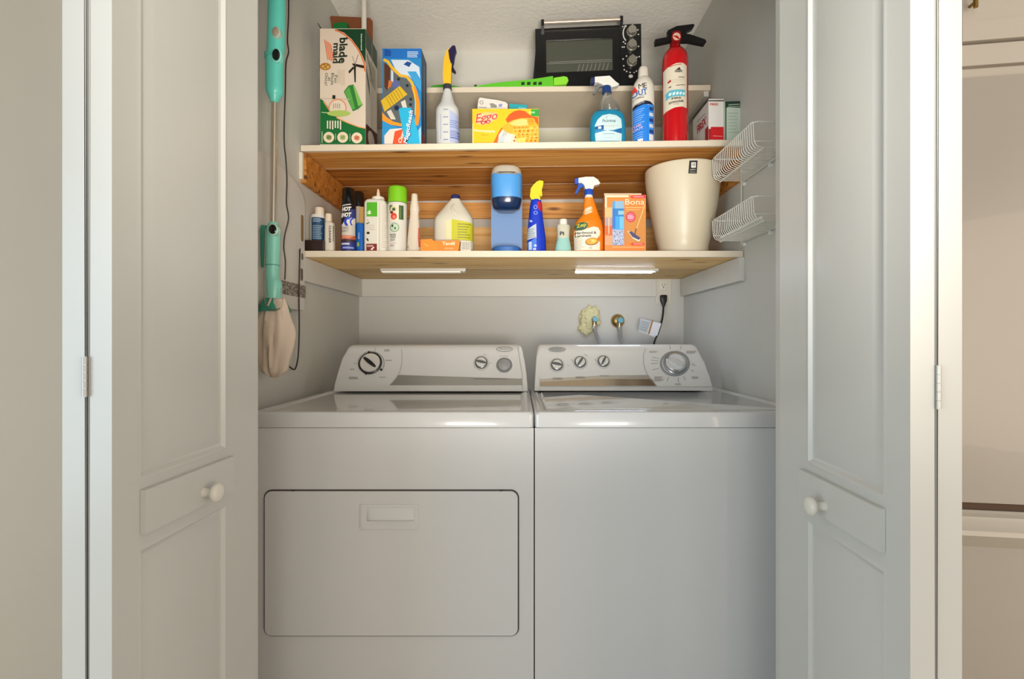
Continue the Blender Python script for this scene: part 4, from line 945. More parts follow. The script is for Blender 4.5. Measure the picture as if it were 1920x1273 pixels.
# aerosol style bottle, blue label
it = Item('stain_remover_bottle', 'white domed bottle with a blue label and black band beside the fire extinguisher', 'bottle', 1206, 1.84, .08, UZ(1206))
it.body('bottle', [(144, 1199, 1213), (150, 1194, 1220), (158, 1189, 1224), (166, 1186, 1226), (176, 1185, 1226.5), (262, 1185.5, 1227)], M('#e2ddd0', .3), base=1, smooth=60)
p = Print(1095, 110, 7.717); p.poly([(690, 740), (780, 690), (880, 660), (1030, 700), (1030, 1200), (690, 1200)], '#1f7fe0'); p.poly([(690, 700), (760, 645), (880, 610), (960, 620), (1030, 660), (1030, 705), (950, 665), (870, 665), (780, 690), (690, 735)], '#141c38')
p.rect(935, 660, 1016, 1195, '#3a8ee6'); 
for k in range(6): p.rect(945, 700+k*82, 1012, 750+k*82, '#c6daf0' if k % 2 else '#12408a', up=k == 0)
p.text('M', 826, 396, 76, '#141414', w=66, rot=-3, bold=.0); p.text('E', 886, 392, 76, '#141414', w=44, rot=-3, bold=.0); p.text('OUT', 810, 490, 84, '#1558b0', w=200, rot=-6, bold=.02); p.poly([(700, 470), (745, 370), (785, 470)], '#e33b2c'); p.poly([(690, 430), (720, 400), (730, 460), (700, 480)], '#e2583c'); p.line([(720, 580), (905, 520)], 5, '#4b5b80'); p.lines(760, 560, 905, 585, 1, '#7a6f66')
p.text('LIQUID', 820, 645, 26, '#aeb4c4', w=110, rot=-12, bold=.02)
for k in range(7): p.line([(715, 750+k*32), (870-(k % 3)*20, 725+k*32)], 10, '#8cbcf0', up=k == 0)
p.text('STAIN', 770, 970, 34, '#f3c9cd', w=115, rot=-14, bold=.02); p.text('OUT', 790, 1015, 34, '#f3c9cd', w=130, rot=-14, bold=.02)
for k in range(3): p.line([(725, 1085+k*32), (850, 1065+k*32)], 9, '#8cbcf0', up=k == 0)
p.rect(780, 1160, 850, 1196, '#e6eef6'); p.rect(940, 1100, 1010, 1190, '#dfe2e6')
p.build('label', it.root, it.surf, step=1.5)
it.body('cap', [(126, 1201, 1211), (128, 1198.5, 1213.5), (132, 1197, 1215), (151, 1196, 1215.5)], M('#d9d2c6', .4), n=2.4)

# fire extinguisher
it = Item('fire_extinguisher', 'red fire extinguisher with black lever handles near the right end of the upper shelf', 'fire extinguisher', 1266, 1.84, .09, UZ(1266))
RED = M('#c4121a', .22, coat=.5)
cyl_ = it.body('cylinder', [(84, 1258, 1274), (92, 1255, 1277), (97, 1249, 1283), (104, 1244.5, 1287.5), (113, 1242.5, 1289.3), (122, 1242, 1289.5), (262, 1243, 1289.5)], RED, base=1, smooth=60)
p = Print(1170, 20, 4.547); p.poly([(328, 505), (380, 475), (440, 455), (500, 450), (540, 465), (540, 828), (500, 822), (430, 830), (370, 848), (328, 880)], '#e0d7c2')
p.line([(390, 475), (490, 462)], 7, '#c46a5a'); p.ell(463, 520, 34, 12, '#8f8a7c'); p.poly([(440, 510), (470, 488), (482, 515)], '#3a3a36'); p.text('ABC', 465, 528, 12, '#4a463e', w=70); p.poly([(378, 600), (400, 585), (404, 605), (382, 614)], '#b3202a'); p.poly([(380, 652), (404, 640), (400, 655)], '#3a3028'); p.line([(460, 575), (515, 572)], 6, '#6b6358'); p.line([(440, 645), (520, 636)], 6, '#6b6358'); p.lines(410, 590, 520, 630, 3, '#cfc4ae')
p.poly([(366, 698), (390, 680), (520, 680), (520, 735), (400, 738), (368, 755)], '#5fb7cc'); 
for k in range(5): p.ell(395+k*28, 712, 10, 14, '#dff0f0', rot=30, up=k == 0)
p.text('FIRE', 445, 752, 16, '#3b332b', w=78, rot=-2, bold=.03); p.text('EXTINGUISHER', 447, 782, 18, '#3b332b', w=120, rot=-5, bold=.03); p.text('1-A:10-B:C', 443, 803, 10, '#5b5248', w=45)
p.build('label', it.root, it.surf, step=2)
it.body('valve_neck', [(64, 1257, 1277), (78, 1258, 1276), (84, 1256, 1274.5), (92, 1255.5, 1274.5)], M('#7e1116', .35), parent=cyl_)
BLK = M('#151517', .35)
it.prism('lower_handle', [(1227.5, 77), (1251, 72.5), (1258, 68), (1276, 66), (1292, 67.5), (1320, 77), (1323, 81), (1320, 86), (1290, 80), (1275, 80), (1256, 80), (1228, 86)], BLK, .020, 0, .003)
it.prism('squeeze_lever', [(1252, 72), (1251, 60), (1267, 52), (1298, 48), (1301, 50), (1298, 56), (1288, 61.5), (1284, 63.5), (1286, 68), (1262, 70)], BLK, .018, -.002, .003)
g_ = it.W(1267, 72, -.026); bm = bmesh.new(); cyl(bm, g_, (0, -1, 0), .0175, .0175, .010, 28); cyl(bm, g_+Vector((0, .018, 0)), (0, -1, 0), .009, .009, .02, 14); ga = fin('pressure_gauge', bm, M('#8e1218', .3), it.root)
bm = bmesh.new(); cyl(bm, g_+Vector((0, -.0101, 0)), (0, -1, 0), .0135, .0135, .0006, 24); fin('gauge_face', bm, M('#d8b8a0', .3), ga)
bm = bmesh.new(); q = g_+Vector((0, -.0108, 0)); box(bm, q.x-.010, q.x+.002, q.y-.0004, q.y, q.z-.002, q.z+.003); box(bm, q.x+.002, q.x+.010, q.y-.0004, q.y, q.z-.009, q.z-.004); box(bm, q.x-.003, q.x+.006, q.y-.0008, q.y-.0004, q.z-.006, q.z+.001); fin('gauge_mark', bm, M('#a3151c', .4), ga, smooth=0)

# smoke alarm carton and green carton
it = Item('alarm_box', 'white and red smoke alarm carton right of the fire extinguisher', 'box', 1342.5, 1.845, .165, UZ(1342))
it.carton('carton', 1328.5, 1357, 186, M('#dfdcd6', .45))
p = Print(1170, 20, 4.547); p.rect(722, 765, 850, 775, '#3b3430'); p.rect(740, 993, 852, 1102, '#c9121c'); p.rect(722, 1010, 742, 1102, '#a80f18'); p.text('FIREX', 770, 800, 20, '#c2202a', w=72, bold=.03); p.line([(760, 1070), (840, 1074)], 6, '#e98a8a')
p.build('front_print', it.root, lambda px, py, off: (lambda v: Vector((min(max(v.x, it.bx[0]), it.bx[1]), v.y, min(v.z, it.bx[2]))))(it.flat(px, py, off)))
p = Print(0, 0, 1); p.rect(80, 236, 100, 272, '#b01019'); p.text('FIREX', 58, 220, 16, '#b8202c', w=56, bold=.04); p.rect(0, 186, 100, 189, '#3b3430'); p.line([(30, 204), (80, 206)], 2, '#8d97a0')
p.build('side_print', it.root, lambda px, py, off: Vector((it.bx[0]-off, it.d/2-px/100*it.d, max(.0012, min(it.bx[2], it.W(0, py, -it.d/2).z)))))
it = Item('green_box', 'pale green carton with a dark top edge against the right wall on the upper shelf', 'box', 1374.5, 1.832, .15, UZ(1374))
it.carton('carton', 1359, 1390.5, 190, M('#c5d3c4', .5))
p = Print(1170, 20, 4.547); p.poly([(862, 775), (1012, 772), (1012, 790), (990, 830), (880, 825), (862, 860)], '#1f3a2c'); p.line([(890, 805), (985, 800)], 8, '#9fb5a5'); p.line([(890, 820), (990, 818)], 6, '#9fb5a5'); p.line([(1006, 790), (1006, 1110)], 7, '#2d4a3c'); p.rect(862, 830, 874, 1110, '#3f6a52'); p.lines(890, 870, 985, 1060, 7, '#b2c2b4')
p.build('front_print', it.root, lambda px, py, off: (lambda v: Vector((min(max(v.x, it.bx[0]), it.bx[1]), v.y, min(v.z, it.bx[2]))))(it.flat(px, py, off)))

# ------------------------------------------------------------------ lower shelf goods
LZ = LOW_Z
it = Item('power_adapter', 'small black power adapter with looped cord at the left end of the lower shelf', 'power adapter', 594, 1.825, .05, LZ)
a = it.W(576, 453, 0); b = it.W(610, 453, 0)
bx('adapter_body', a.x, b.x, -.024, .024, 0, a.z, M('#2a1612', .4), it.root, .006)
bm = bmesh.new(); tube(bm, smoothpts([it.W(577, 462, -.02), it.W(566, 459, -.03), it.W(562.5, 464, -.08), it.W(562, 480, -.12), it.W(561, 520, -.12), it.W(560.5, 560, -.12), it.W(561, 620, -.12), it.W(559, 668, -.12), it.W(554, 691, -.12), it.W(548, 692, -.14), it.W(540, 685, -.16)], 6), .0024, 8); fin('cord', bm, M('#231a18', .5), it.root)
it = Item('small_bottle', 'small navy labelled bottle with a white cap above the black adapter', 'bottle', 596, 1.85, .05, LZ, zoff=.0006)
it.z = LZ+.0006; 
ad_top = EYE+(VY-453)*1.85/F-LZ
it.root.location.z = LZ+ad_top+.001; it.z = LZ+ad_top+.001
it.body('bottle', [(404, 585, 608.5), (408, 583.5, 609.5), (450, 583, 609.5)], M('#e4e1d8', .35), base=1)
p = Print(560, 300, 5.535); p.rect(128, 595, 278, 870, '#1d4468'); p.lines(145, 608, 230, 650, 3, '#9fb9cc'); p.lines(145, 680, 240, 830, 8, '#8aa6bc', rag=.2); p.build('label', it.root, it.surf, step=2)
it.body('cap', [(390, 592, 606), (392, 591, 607.5), (404, 591, 608)], M('#ecdfc9', .4))
it = Item('cleaner_bottle', 'white bottle with sideways cleaner lettering on the lower shelf', 'bottle', 617.5, 1.84, .045, LZ)
it.body('bottle', [(416, 612, 622), (420, 610, 627, 3), (468, 609.5, 628, 3)], M('#e2dacb', .4), base=1, ratio=.9, n=3)
p = Print(560, 300, 5.535); p.text('CLEANER', 325, 775, 22, '#2b2724', w=185, rot=90, bold=.03); p.lines(352, 680, 374, 870, 2, '#7d6f62', vert=True); p.build('label', it.root, it.surf, step=2)
it.body('cap', [(402, 610.5, 622), (416, 610, 622.5)], M('#ead9bf', .4))

it = Item('insect_spray_can', 'black capped insect spray can with blue and white label on the lower shelf', 'aerosol can', 653, 1.83, .048, LZ)
it.body('can', [(383, 641, 666), (386, 640, 667), (468, 640, 667)], M('#1b1b20', .3, .3), base=1)
p = Print(630, 340, 9.094); 
p.rect(85, 730, 335, 930, '#cfc6bb'); p.poly([(85, 760), (160, 650), (200, 620), (335, 600), (335, 720), (85, 770)], '#ded8ce'); p.ring(210, 690, 75, 85, 45, '#2342c0', a0=100, a1=300); p.ring(290, 690, 60, 75, 24, '#3552cc', a0=120, a1=260); p.poly([(240, 480), (335, 450), (335, 620), (230, 620)], '#333a7a')
p.text('HOT', 175, 475, 78, '#f0ece4', w=150, rot=-4, shear=.25, bold=.05); p.text('SHOT', 165, 575, 78, '#f0ece4', w=170, rot=-4, shear=.25, bold=.05); p.line([(100, 420), (250, 392)], 16, '#d5d0c8')
p.text('FLYING', 150, 800, 34, '#4b4540', w=130); p.text('INSECT', 152, 850, 34, '#4b4540', w=120); p.rect(85, 925, 335, 990, '#c25a2e'); p.lines(100, 935, 300, 980, 2, '#e8b090'); p.rect(85, 990, 335, 1190, '#26317e'); p.rect(90, 1055, 230, 1085, '#c9c9d8'); p.rect(85, 995, 300, 1035, '#3a231d'); p.rect(110, 1120, 290, 1150, '#8f9be0'); p.rect(85, 1172, 335, 1195, '#1b2155')
p.build('label', it.root, it.surf, step=1.5)
it.body('cap', [(354, 644, 662), (356, 642, 664.5), (383, 641, 666)], M('#0e0e10', .16), n=2)
it = Item('insect_spray_can', 'black capped can standing behind the insect spray can and blue tube', 'aerosol can', 671, 1.93, .048, LZ)
it.body('can', [(390, 660, 683), (392, 659, 684), (472, 659, 684)], M('#c9c3b8', .4), base=1)
it.body('cap', [(361, 663, 680), (363, 661, 682), (390, 660, 683)], M('#111012', .25))
it = Item('glue_tube', 'short blue tube with wooden stick between black spray can and green labelled bottle', 'tube', 676.5, 1.86, .032, LZ)
it.body('tube_body', [(420, 669.5, 683, 3), (423, 668.5, 684, 3), (468, 668.5, 684, 3)], M('#1e66bd', .35), base=1, n=3)
p = Print(630, 340, 9.094); p.text('BENGAL', 390, 930, 22, '#dfe8f2', w=110, rot=-90); p.ell(375, 1080, 22, 40, '#9cae4a'); p.build('label', it.root, it.surf, step=2)
a = it.W(674, 388); b = it.W(681.5, 388); bx('wooden_stick', a.x, b.x, .001, .007, it.W(0, 421).z, a.z, M('#c79a55', .6), it.root, .001)

it = Item('powder_bottle', 'white square bottle with a green label and pointed tip on the lower shelf', 'bottle', 705.5, 1.83, .06, LZ)
it.body('bottle', [(376, 690, 720, 4), (379, 687, 724, 4.5), (384, 685.5, 726.5, 5), (468, 685.5, 727.5, 5)], M('#e3dfd3', .35), base=1, ratio=.75, n=5)
p = Print(630, 340, 9.094); p.rect(520, 360, 705, 605, '#4fae1c'); p.text('ck', 570, 530, 70, '#eaf6dc', w=70, bold=.05); p.text('ant', 545, 715, 26, '#2b2724', w=60, rot=-20, bold=.04); p.text('L', 545, 665, 24, '#2b2724', bold=.04)
p.ell(550, 885, 28, 22, '#2a2320'); p.ell(540, 1000, 14, 30, '#3a2f2a', rot=-25); p.rect(520, 1070, 700, 1188, '#7d201b'); p.lines(530, 1095, 640, 1130, 2, '#e9cfc5'); p.poly([(590, 1170), (640, 1120), (660, 1130), (620, 1180)], '#f0e6dc')
p.line([(716, 360), (716, 1190)], 16, '#f2efe4'); p.line([(740, 370), (740, 1188)], 6, '#9db178'); p.line([(868, 380), (872, 1180)], 5, '#6c7058'); p.lines(790, 400, 860, 1160, 22, '#cfc4b4', rag=.5); p.lines(530, 750, 690, 860, 3, '#cfc7ba')
p.build('label', it.root, it.surf, step=2)
it.body('cap', [(371, 698, 720), (374, 697, 721), (377, 697, 721)], M('#e8e0d2', .4)); it.body('spout', [(355, 708, 710), (357, 707.3, 711), (369, 705.5, 713), (371, 700, 718)], M('#e8d6c6', .4))

it = Item('insect_spray_can', 'white aerosol can with a bright green cap in the lower shelf row', 'aerosol can', 745, 1.83, .07, LZ)
it.body('can', [(383, 728, 762.5), (387, 727, 763), (468, 726.5, 762)], M('#dedbd2', .28), base=1)
p = Print(630, 340, 9.094); p.rect(905, 410, 1055, 670, '#e8dfc8'); p.rect(905, 405, 960, 500, '#577a3d'); p.ell(985, 480, 62, 55, '#e0cfa6'); p.ell(985, 480, 30, 28, '#4a5a40'); p.ell(985, 600, 55, 58, '#d93f2f'); p.ell(945, 530, 30, 25, '#7a2a1d'); p.ell(990, 612, 25, 28, '#f08070'); p.line([(1062, 400), (1062, 660)], 10, '#dfe9b4'); p.rect(1072, 410, 1140, 650, '#3f5a33'); p.rect(1085, 440, 1105, 630, '#5f7a45')
p.ring(998, 790, 78, 78, 8, '#3f7a45'); p.ell(998, 790, 66, 66, '#bcd3b4'); p.poly([(940, 760), (975, 735), (980, 775), (960, 790)], '#2f3f33'); p.ell(1010, 805, 14, 18, '#2f3f33'); p.text('NON', 970, 915, 34, '#4d4a46', w=100, bold=.03); p.text('TOXIC', 972, 955, 34, '#4d4a46', w=100, bold=.03); p.lines(922, 985, 1030, 1030, 3, '#8a857e'); p.line([(922, 1062), (1035, 1062)], 6, '#cf8a84'); p.lines(922, 1088, 1000, 1120, 2, '#8a857e')
p.build('label', it.root, it.surf, step=2)
it.body('cap', [(351.5, 731, 759), (353, 729, 762), (356, 728, 763), (382, 728, 763)], M('#7cc520', .3))

it = Item('lotion_bottle', 'plain off-white tapered bottle seen from its side beside the green capped can', 'bottle', 776.5, 1.84, .06, LZ)
it.body('bottle', [(397, 769, 785.5), (404, 769, 785), (420, 767, 786.5), (445, 764.5, 788), (468, 763, 790)], M('#d9cebb', .38), ratio=.75, base=1, n=2.4)
p = Print(630, 340, 9.094); p.poly([(1400, 780), (1420, 800), (1432, 1000), (1435, 1120), (1410, 1130), (1395, 960)], '#cf6a58'); p.lines(1212, 1105, 1240, 1160, 2, '#5a544a'); p.build('label', it.root, it.surf, step=2)
it.body('cap', [(364.5, 772.5, 782), (366, 771.5, 783), (377, 771, 783.5), (384, 769.5, 785), (396, 768.5, 786.5), (398, 769, 786)], M('#ded3c1', .4))

it = Item('bleach_jug', 'translucent white jug with a navy cap and yellow-green label on the lower shelf', 'jug', 851, 1.86, .085, LZ)
jb = it.body('jug', [(373, 846, 862), (377, 843.5, 864), (385, 836, 869), (395, 828, 877), (404, 820, 883), (412, 815.5, 887, 3), (420, 814.5, 888, 3), (466, 814.5, 888, 3)], M('#dfdac8', .32, trans=.1), ratio=.62, base=1, n=2.6, smooth=60)
p = Print(560, 300, 5.535); p.poly([(1590, 620), (1800, 655), (1815, 680), (1812, 840), (1590, 835)], '#c4c123'); p.lines(1650, 665, 1790, 830, 6, '#8f9127', rag=.3); p.poly([(1530, 640), (1590, 622), (1590, 835), (1530, 820)], '#dcd7a6'); p.build('label', it.root, it.surf, step=2)
p = Print(560, 300, 5.535)
bm = bmesh.new(); tube(bm, smoothpts([it.W(851, 384, -.022), it.W(848, 392, -.034), it.W(857, 404, -.036), it.W(872, 416, -.030)], 6), .0045, 12); fin('moulded_handle', bm, M('#d3cebc', .35), it.root)
it.body('cap', [(366.5, 847, 861), (368, 845.5, 862.5), (374, 845, 863)], M('#252c62', .35))

it = Item('dryer_sheet_box', 'low orange opened carton in front of the bleach jug', 'box', 826, 1.805, .035, LZ)
it.prism('carton', [(790, 474), (790, 451), (811, 450), (822, 461), (824, 474)], M('#f08a1c', .45), .03, 0, .0006)
it.prism('lid', [(824, 473), (823, 468), (813, 456), (815, 453), (862, 452), (863, 454), (861, 469), (858, 474)], M('#f5841a', .45), .024, -.002, .0006)
p = Print(560, 300, 5.535); p.text('Tandil', 1555, 868, 36, '#f9dcb0', w=130, bold=.03); p.text('DRYER', 1560, 920, 14, '#f9dcb0', w=90); p.line([(1300, 870), (1345, 900)], 8, '#f9b56a'); p.build('print', it.root, lambda px, py, off: it.W(px, py, -.0142-off))
it = Item('barcode_card', 'small white barcode card standing at the foot of the bleach jug', 'card', 873, 1.81, .012, LZ)
it.prism('card', [(864, 475), (864.5, 452), (882, 452.5), (883, 475)], M('#e2dccb', .5), .004, 0, .0004)
p = Print(560, 300, 5.535)
for k in range(9): p.rect(1690+k*10, 850, 1695+k*10+(k % 3), 935, '#9a948a', up=k == 0)
p.build('print', it.root, lambda px, py, off: it.W(px, py, -.002-off))

# coffee maker
it = Item('coffee_maker', 'slim blue single-serve coffee maker with a silver top on the lower shelf', 'coffee maker', 950, 1.825, .15, LZ)
BL = M('#4a93d6', .35); BL2 = M('#6d8fc0', .4)
yc2 = -.03
hd_ = it.body('brew_head', [(332, 920.5, 979), (345, 920, 979.5), (375, 922, 978.5), (377, 922.5, 978)], BL, n=2.6, cy=yc2, smooth=60)
hs = it.S
p = Print(880, 290, 5.303); it.S = hs
ff = it.surf
p.text('KEURIG', 366, 347, 24, '#e4edf6', w=155, bold=.01)
def headsurf(px, py, off):
    v = it.W(px, py, -.09); q = it.S[0]; hw = q[1]+off; u = min(abs((v.x-q[4])/hw), .98); return Vector((v.x, q[5]-hw*(1-u**2.6)**(1/2.6), v.z))
p.build('lettering', it.root, headsurf, step=2, eps=.0003)
it.body('silver_top', [(316, 929, 970), (318, 925, 974), (322, 922.5, 977), (332, 920.5, 979)], M('#d2cbbb', .28, .3), n=2.6, cy=yc2, smooth=60)
a = it.W(932, 326, -.09); b = it.W(968, 320, -.09); s0 = it.S
bm = bmesh.new(); rw = (b.x-a.x)/2
pts = []; 
for k in range(13):
    x_ = a.x+(b.x-a.x)*k/12; zc = (a.z+b.z)/2; R_ = (it.S[0][1]); u = abs((x_-it.S[0][4])/R_); y_ = it.S[0][5]-R_*(1-u**2.6)**(1/2.6)-.0008
    pts.append((x_, y_, zc-.001))
tube(bm, pts, .0048, 10); fin('lid_handle', bm, M('#a39c8d', .3, .3), it.root)
bm = bmesh.new(); tube(bm, [(x_, y_-.0045, z_) for x_, y_, z_ in pts[1:-1]], .0018, 8); fin('lid_slot', bm, M('#3a352e', .5), it.root)
it.body('dark_lower_head', [(376, 922, 978.5), (384, 923, 977), (392, 926, 974), (397, 934, 966)], M('#142a4e', .2), n=2.6, cy=yc2, smooth=60)
a = it.W(921, 330, .03); b = it.W(979, 330, .03)
bx('tower', a.x, b.x, .028, .075, 0, a.z, BL2, it.root, .006)
a = it.W(922, 470, -.05); b = it.W(978, 462, -.05)
bm = bmesh.new(); c0 = (a.x+b.x)/2; hwid = (b.x-a.x)/2; loft(bm, [(0, hwid, .09, 3, c0, -.01+.01), (.016, hwid, .09, 3, c0, 0), (.019, hwid-.003, .087, 3, c0, 0)], 40)
for v in bm.verts: v.co.y = min(v.co.y-.004, .027)
fin('drip_base', bm, M('#3467ad', .35), it.root)

it = Item('spray_bottle', 'royal blue spray bottle with a yellow nozzle seen from behind on the lower shelf', 'spray bottle', 1006, 1.83, .06, LZ)
it.body('bottle', [(375, 997, 1014), (380, 995, 1015.5), (392, 993, 1016.5), (410, 991, 1018), (430, 989, 1021), (450, 988, 1023.5), (468, 988, 1024)], M('#1737bd', .25), ratio=.85, base=1, n=2.3, smooth=60)
p = Print(880, 290, 5.303); p.ell(705, 510, 26, 52, '#b0203a', rot=-15); p.poly([(585, 735), (665, 690), (668, 830), (575, 850)], '#b9c4cf'); p.lines(585, 740, 660, 840, 5, '#8a94a0'); p.poly([(575, 880), (668, 830), (665, 955), (575, 955)], '#3c74d8'); p.rect(590, 870, 620, 950, '#c0cfe6'); p.ring(658, 522, 18, 22, 6, '#8d9fe6'); p.ring(660, 580, 20, 18, 6, '#8d9fe6'); p.line([(600, 655), (625, 670)], 18, '#a9b6e8'); p.ell(655, 910, 14, 12, '#b9c8ef'); p.ell(648, 945, 16, 10, '#b9c8ef')
p.build('label', it.root, it.surf, step=2)
bm = bmesh.new(); 
it.prism('sprayer_head', [(996, 376), (993.5, 371), (995, 356), (999, 350), (1006, 343), (1012, 340.5), (1018.5, 342), (1018, 350), (1015.5, 358), (1016.5, 369), (1013, 371), (1011, 366), (1013, 377)], M('#d6c61c', .35), .026, 0, .004)
it = Item('small_bottle', 'small bottle of pale teal liquid between the blue and orange spray bottles', 'bottle', 1055.5, 1.83, .045, LZ)
it.body('bottle', [(423, 1044, 1067.5), (426, 1043, 1069), (436, 1044, 1068), (449, 1044.5, 1067.5)], M('#dad9c4', .25, trans=.25), ratio=.8, n=2.5, smooth=60)
it.body('liquid_body', [(448, 1044.5, 1067.5), (458, 1042, 1069.5), (468, 1040, 1071)], M('#a7dcd4', .2, trans=.2), ratio=.8, base=1, n=2.5, smooth=60)
it.body('bottle_print_base', [(423, 1044, 1067.5), (426, 1043, 1069), (436, 1044, 1068), (449, 1044.5, 1067.5)], M('#dad9c4', .25), ratio=.8, n=2.5) if False else None
p = Print(880, 290, 5.303); S_ = it.S; p.text('Pi', 922, 785, 38, '#2d2f30', w=44, bold=.04); p.build('lettering', it.root, lambda px, py, off: it.W(px, py, -.0235-off))
it.body('cap', [(412, 1049.5, 1063), (414, 1048.5, 1063.5), (423, 1048, 1064)], M('#e6e1d6', .35))

it = Item('spray_bottle', 'orange wood floor cleaner spray bottle with white head and blue trigger', 'spray bottle', 1103, 1.83, .065, LZ)
it.body('bottle', [(371, 1096, 1112, 2), (385, 1094, 1117, 2.2), (398, 1094, 1121, 2.4), (406, 1090, 1124, 2.5), (415, 1081, 1128, 2.6), (425, 1076.5, 1130, 2.8), (440, 1075, 1131, 3), (468, 1076, 1131, 3)], M('#e8821a', .2, coat=.4), ratio=.62, base=1, n=2.6, smooth=60)
p = Print(1035, 325, 8.211); p.poly([(330, 890), (560, 850), (640, 825), (710, 840), (745, 900), (735, 960), (690, 1010), (740, 1070), (735, 1190), (350, 1190), (330, 1000)], '#e2dccb')
p.ell(450, 820, 105, 66, '#5d7a3a', rot=-12); p.ell(450, 820, 92, 54, '#2f5a52', rot=-12); p.text('Zep', 450, 812, 72, '#d8c92a', w=150, rot=-12, bold=.015); p.line([(360, 885), (520, 850)], 10, '#46413a')
p.text('Hardwood &', 520, 922, 40, '#3c362e', w=320, rot=-1, bold=.025); p.text('Laminate', 480, 968, 40, '#3c362e', w=240, rot=-2, bold=.025); p.lines(365, 1010, 500, 1180, 8, '#b9b1a2', rag=.4)
p.ell(610, 1058, 102, 58, '#7a4a1c', rot=-8); p.ell(610, 1054, 92, 50, '#ef9d2a', rot=-8); p.ell(620, 1050, 50, 26, '#f7c562'); p.poly([(590, 1040), (610, 1060), (570, 1060)], '#c0641a')
p.poly([(495, 560), (620, 500), (632, 520), (625, 600), (510, 640), (490, 600)], '#eda35c'); p.text('STREAK', 565, 530, 26, '#f5e6d2', w=110, rot=-22, bold=.04); p.text('FREE', 565, 562, 26, '#f5e6d2', w=100, rot=-22, bold=.04); p.text('SHINE', 565, 598, 26, '#f5e6d2', w=105, rot=-22, bold=.04); p.lines(570, 1140, 620, 1180, 3, '#a89c8c')
p.build('label', it.root, it.surf, step=2)
it.body('neck', [(367, 1097, 1111), (372, 1096, 1112)], M('#e4ded2', .35)); it.body('collar', [(356, 1096.5, 1111), (358, 1095.5, 1112), (367, 1095.5, 1112.5)], M('#1c4cb4', .35))
it.prism('sprayer_head', [(1084, 336), (1098, 334), (1112, 334), (1120, 339), (1124.5, 346), (1122, 348), (1113, 350), (1111.5, 356.5), (1097, 356.5), (1094.5, 349), (1090, 345), (1084, 345)], M('#e2ddd4', .35), .026, 0, .004)
it.prism('nozzle', [(1077, 338), (1079, 336.5), (1084, 336.5), (1084, 345.5), (1078, 347)], M('#1f54b8', .35), .020, 0, .002)
it.prism('trigger', [(1085, 345.5), (1091, 346), (1095, 351), (1088, 354), (1082, 364), (1079, 366), (1078, 363), (1083, 352)], M('#1d4fae', .35), .012, 0, .002)

it = Item('mop_pad_box', 'orange floor mop refill carton with a blue cloth picture beside the white bin', 'box', 1172, 1.83, .05, LZ)
it.carton('carton', 1134, 1211, 366, M('#e4883a', .45))
a = it.W(1133, 362.5, .02); b = it.W(1203, 362.5, .02); bx('back_flap', a.x, b.x, .0235, .0245, it.bx[2]-.002, a.z, M('#e8d2b4', .6), it.root)
p = Print(1035, 325, 8.211); p.rect(812, 345, 845, 530, '#ecd2ae'); p.rect(812, 530, 930, 680, '#dfb57c'); p.rect(812, 680, 925, 810, '#b39a94'); p.rect(812, 810, 930, 960, '#d9672f'); p.rect(812, 960, 928, 1110, '#dd9f72'); p.line([(875, 690), (875, 940)], 14, '#f2c9a8'); p.rect(820, 340, 1180, 372, '#f2d9b8')
p.poly([(930, 450), (960, 430), (1110, 430), (1110, 1110), (930, 1110)], '#3f9fe0'); p.rect(970, 430, 1110, 545, '#8fb2cf'); p.rect(930, 545, 1110, 665, '#2c7fc0'); p.rect(1020, 580, 1110, 640, '#8fc0d8'); p.rect(930, 545, 975, 850, '#2577cf'); p.rect(1040, 670, 1105, 860, '#6fbdf0')
p.rect(930, 870, 1110, 1105, '#aab4cf')
random.seed(11)
for k in range(46): x_ = random.uniform(940, 1095); y_ = random.uniform(880, 1095); a_ = random.uniform(0, 3); p.line([(x_, y_), (x_+22*math.cos(a_), y_+22*math.sin(a_))], 7, random.choice(['#2d3f78', '#e6e9f0', '#5870a8']), up=k == 0)
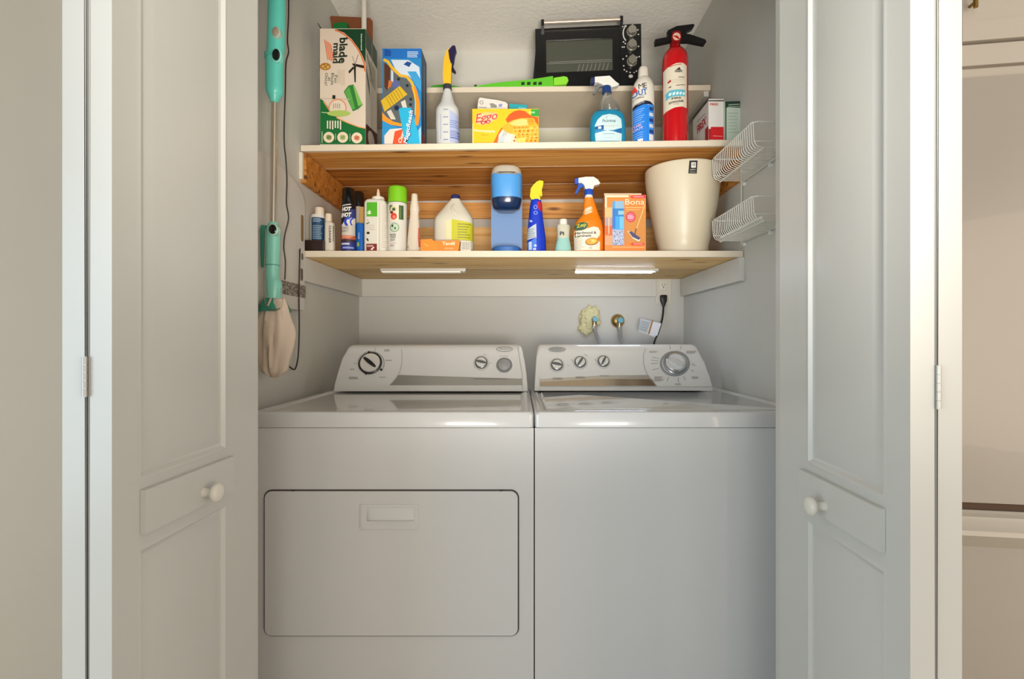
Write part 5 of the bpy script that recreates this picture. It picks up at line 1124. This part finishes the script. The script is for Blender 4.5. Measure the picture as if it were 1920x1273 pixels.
p.poly([(1205, 365), (1230, 350), (1440, 340), (1440, 385), (1230, 385)], '#d8334a'); p.line([(1250, 366), (1410, 364)], 9, '#f5c7cc'); p.text('Bona', 1275, 442, 88, '#f9e5c6', w=295, bold=.0); p.line([(1125, 528), (1420, 532)], 14, '#f0b878'); p.poly([(1125, 560), (1435, 560), (1435, 1080), (1125, 1080)], '#d08a42', up=True); p.line([(1135, 562), (1350, 562)], 8, '#efc48c')
p.ell(1212, 675, 76, 80, '#c42a3f'); p.ell(1212, 675, 62, 66, '#ee6a80'); p.lines(1165, 650, 1260, 710, 3, '#f8cbd2'); p.line([(1430, 490), (1300, 860)], 13, '#f2c57c'); p.line([(1300, 850), (1270, 950)], 14, '#4a3a34')
p.poly([(1160, 890), (1210, 900), (1360, 1010), (1340, 1055), (1250, 1010)], '#f0e2d0'); p.poly([(1180, 905), (1220, 895), (1365, 1000), (1335, 1030), (1240, 985)], '#4a4a6e')
p.poly([(1210, 1095), (1240, 1075), (1420, 1075), (1420, 1108), (1230, 1110)], '#e2332a'); p.line([(1255, 1092), (1400, 1092)], 9, '#f7c4b4'); p.line([(930, 1138), (1420, 1142)], 9, '#f3c68d')
p.build('front_print', it.root, lambda px, py, off: (lambda v: Vector((min(max(v.x, it.bx[0]), it.bx[1]), v.y, min(v.z, it.bx[2]))))(it.flat(px, py, off)))

# waste bin
it = Item('waste_bin', 'large round off-white waste bin with a black tag near its rim', 'waste bin', 1280, 1.805, .27, LZ)
wb = it.body('bin', [(321, 1212, 1347.5), (324, 1211, 1348.5), (345, 1212, 1347), (380, 1217, 1343), (415, 1223, 1337), (445, 1229, 1331), (464, 1234, 1326)], M('#d8cdb4', .38), base=1, sm=3, smooth=70, seg=64)
# hollow: inner wall
S_ = [q for q in it.S if q[0] > .01]; bm = bmesh.new(); loft(bm, [(q[0]+(.0008 if i == len(S_)-1 else 0), q[1]-.004, q[2]-.004, q[3], q[4], q[5]) for i, q in enumerate(S_)][-8:], 64, cap1=False); 
bm.free()
p = Print(1190, 210, 3.979); p.poly([(398, 375), (458, 375), (454, 470), (392, 468)], '#1a1a1c'); p.rect(412, 388, 446, 428, '#e4e0d6'); p.text('U', 430, 405, 20, '#1a1a1c', bold=.03); p.text('umbra', 425, 440, 12, '#d8d4ca', w=40); p.line([(402, 458), (445, 460)], 3, '#bdb9b0')
p.build('tag', it.root, it.surf, step=2)
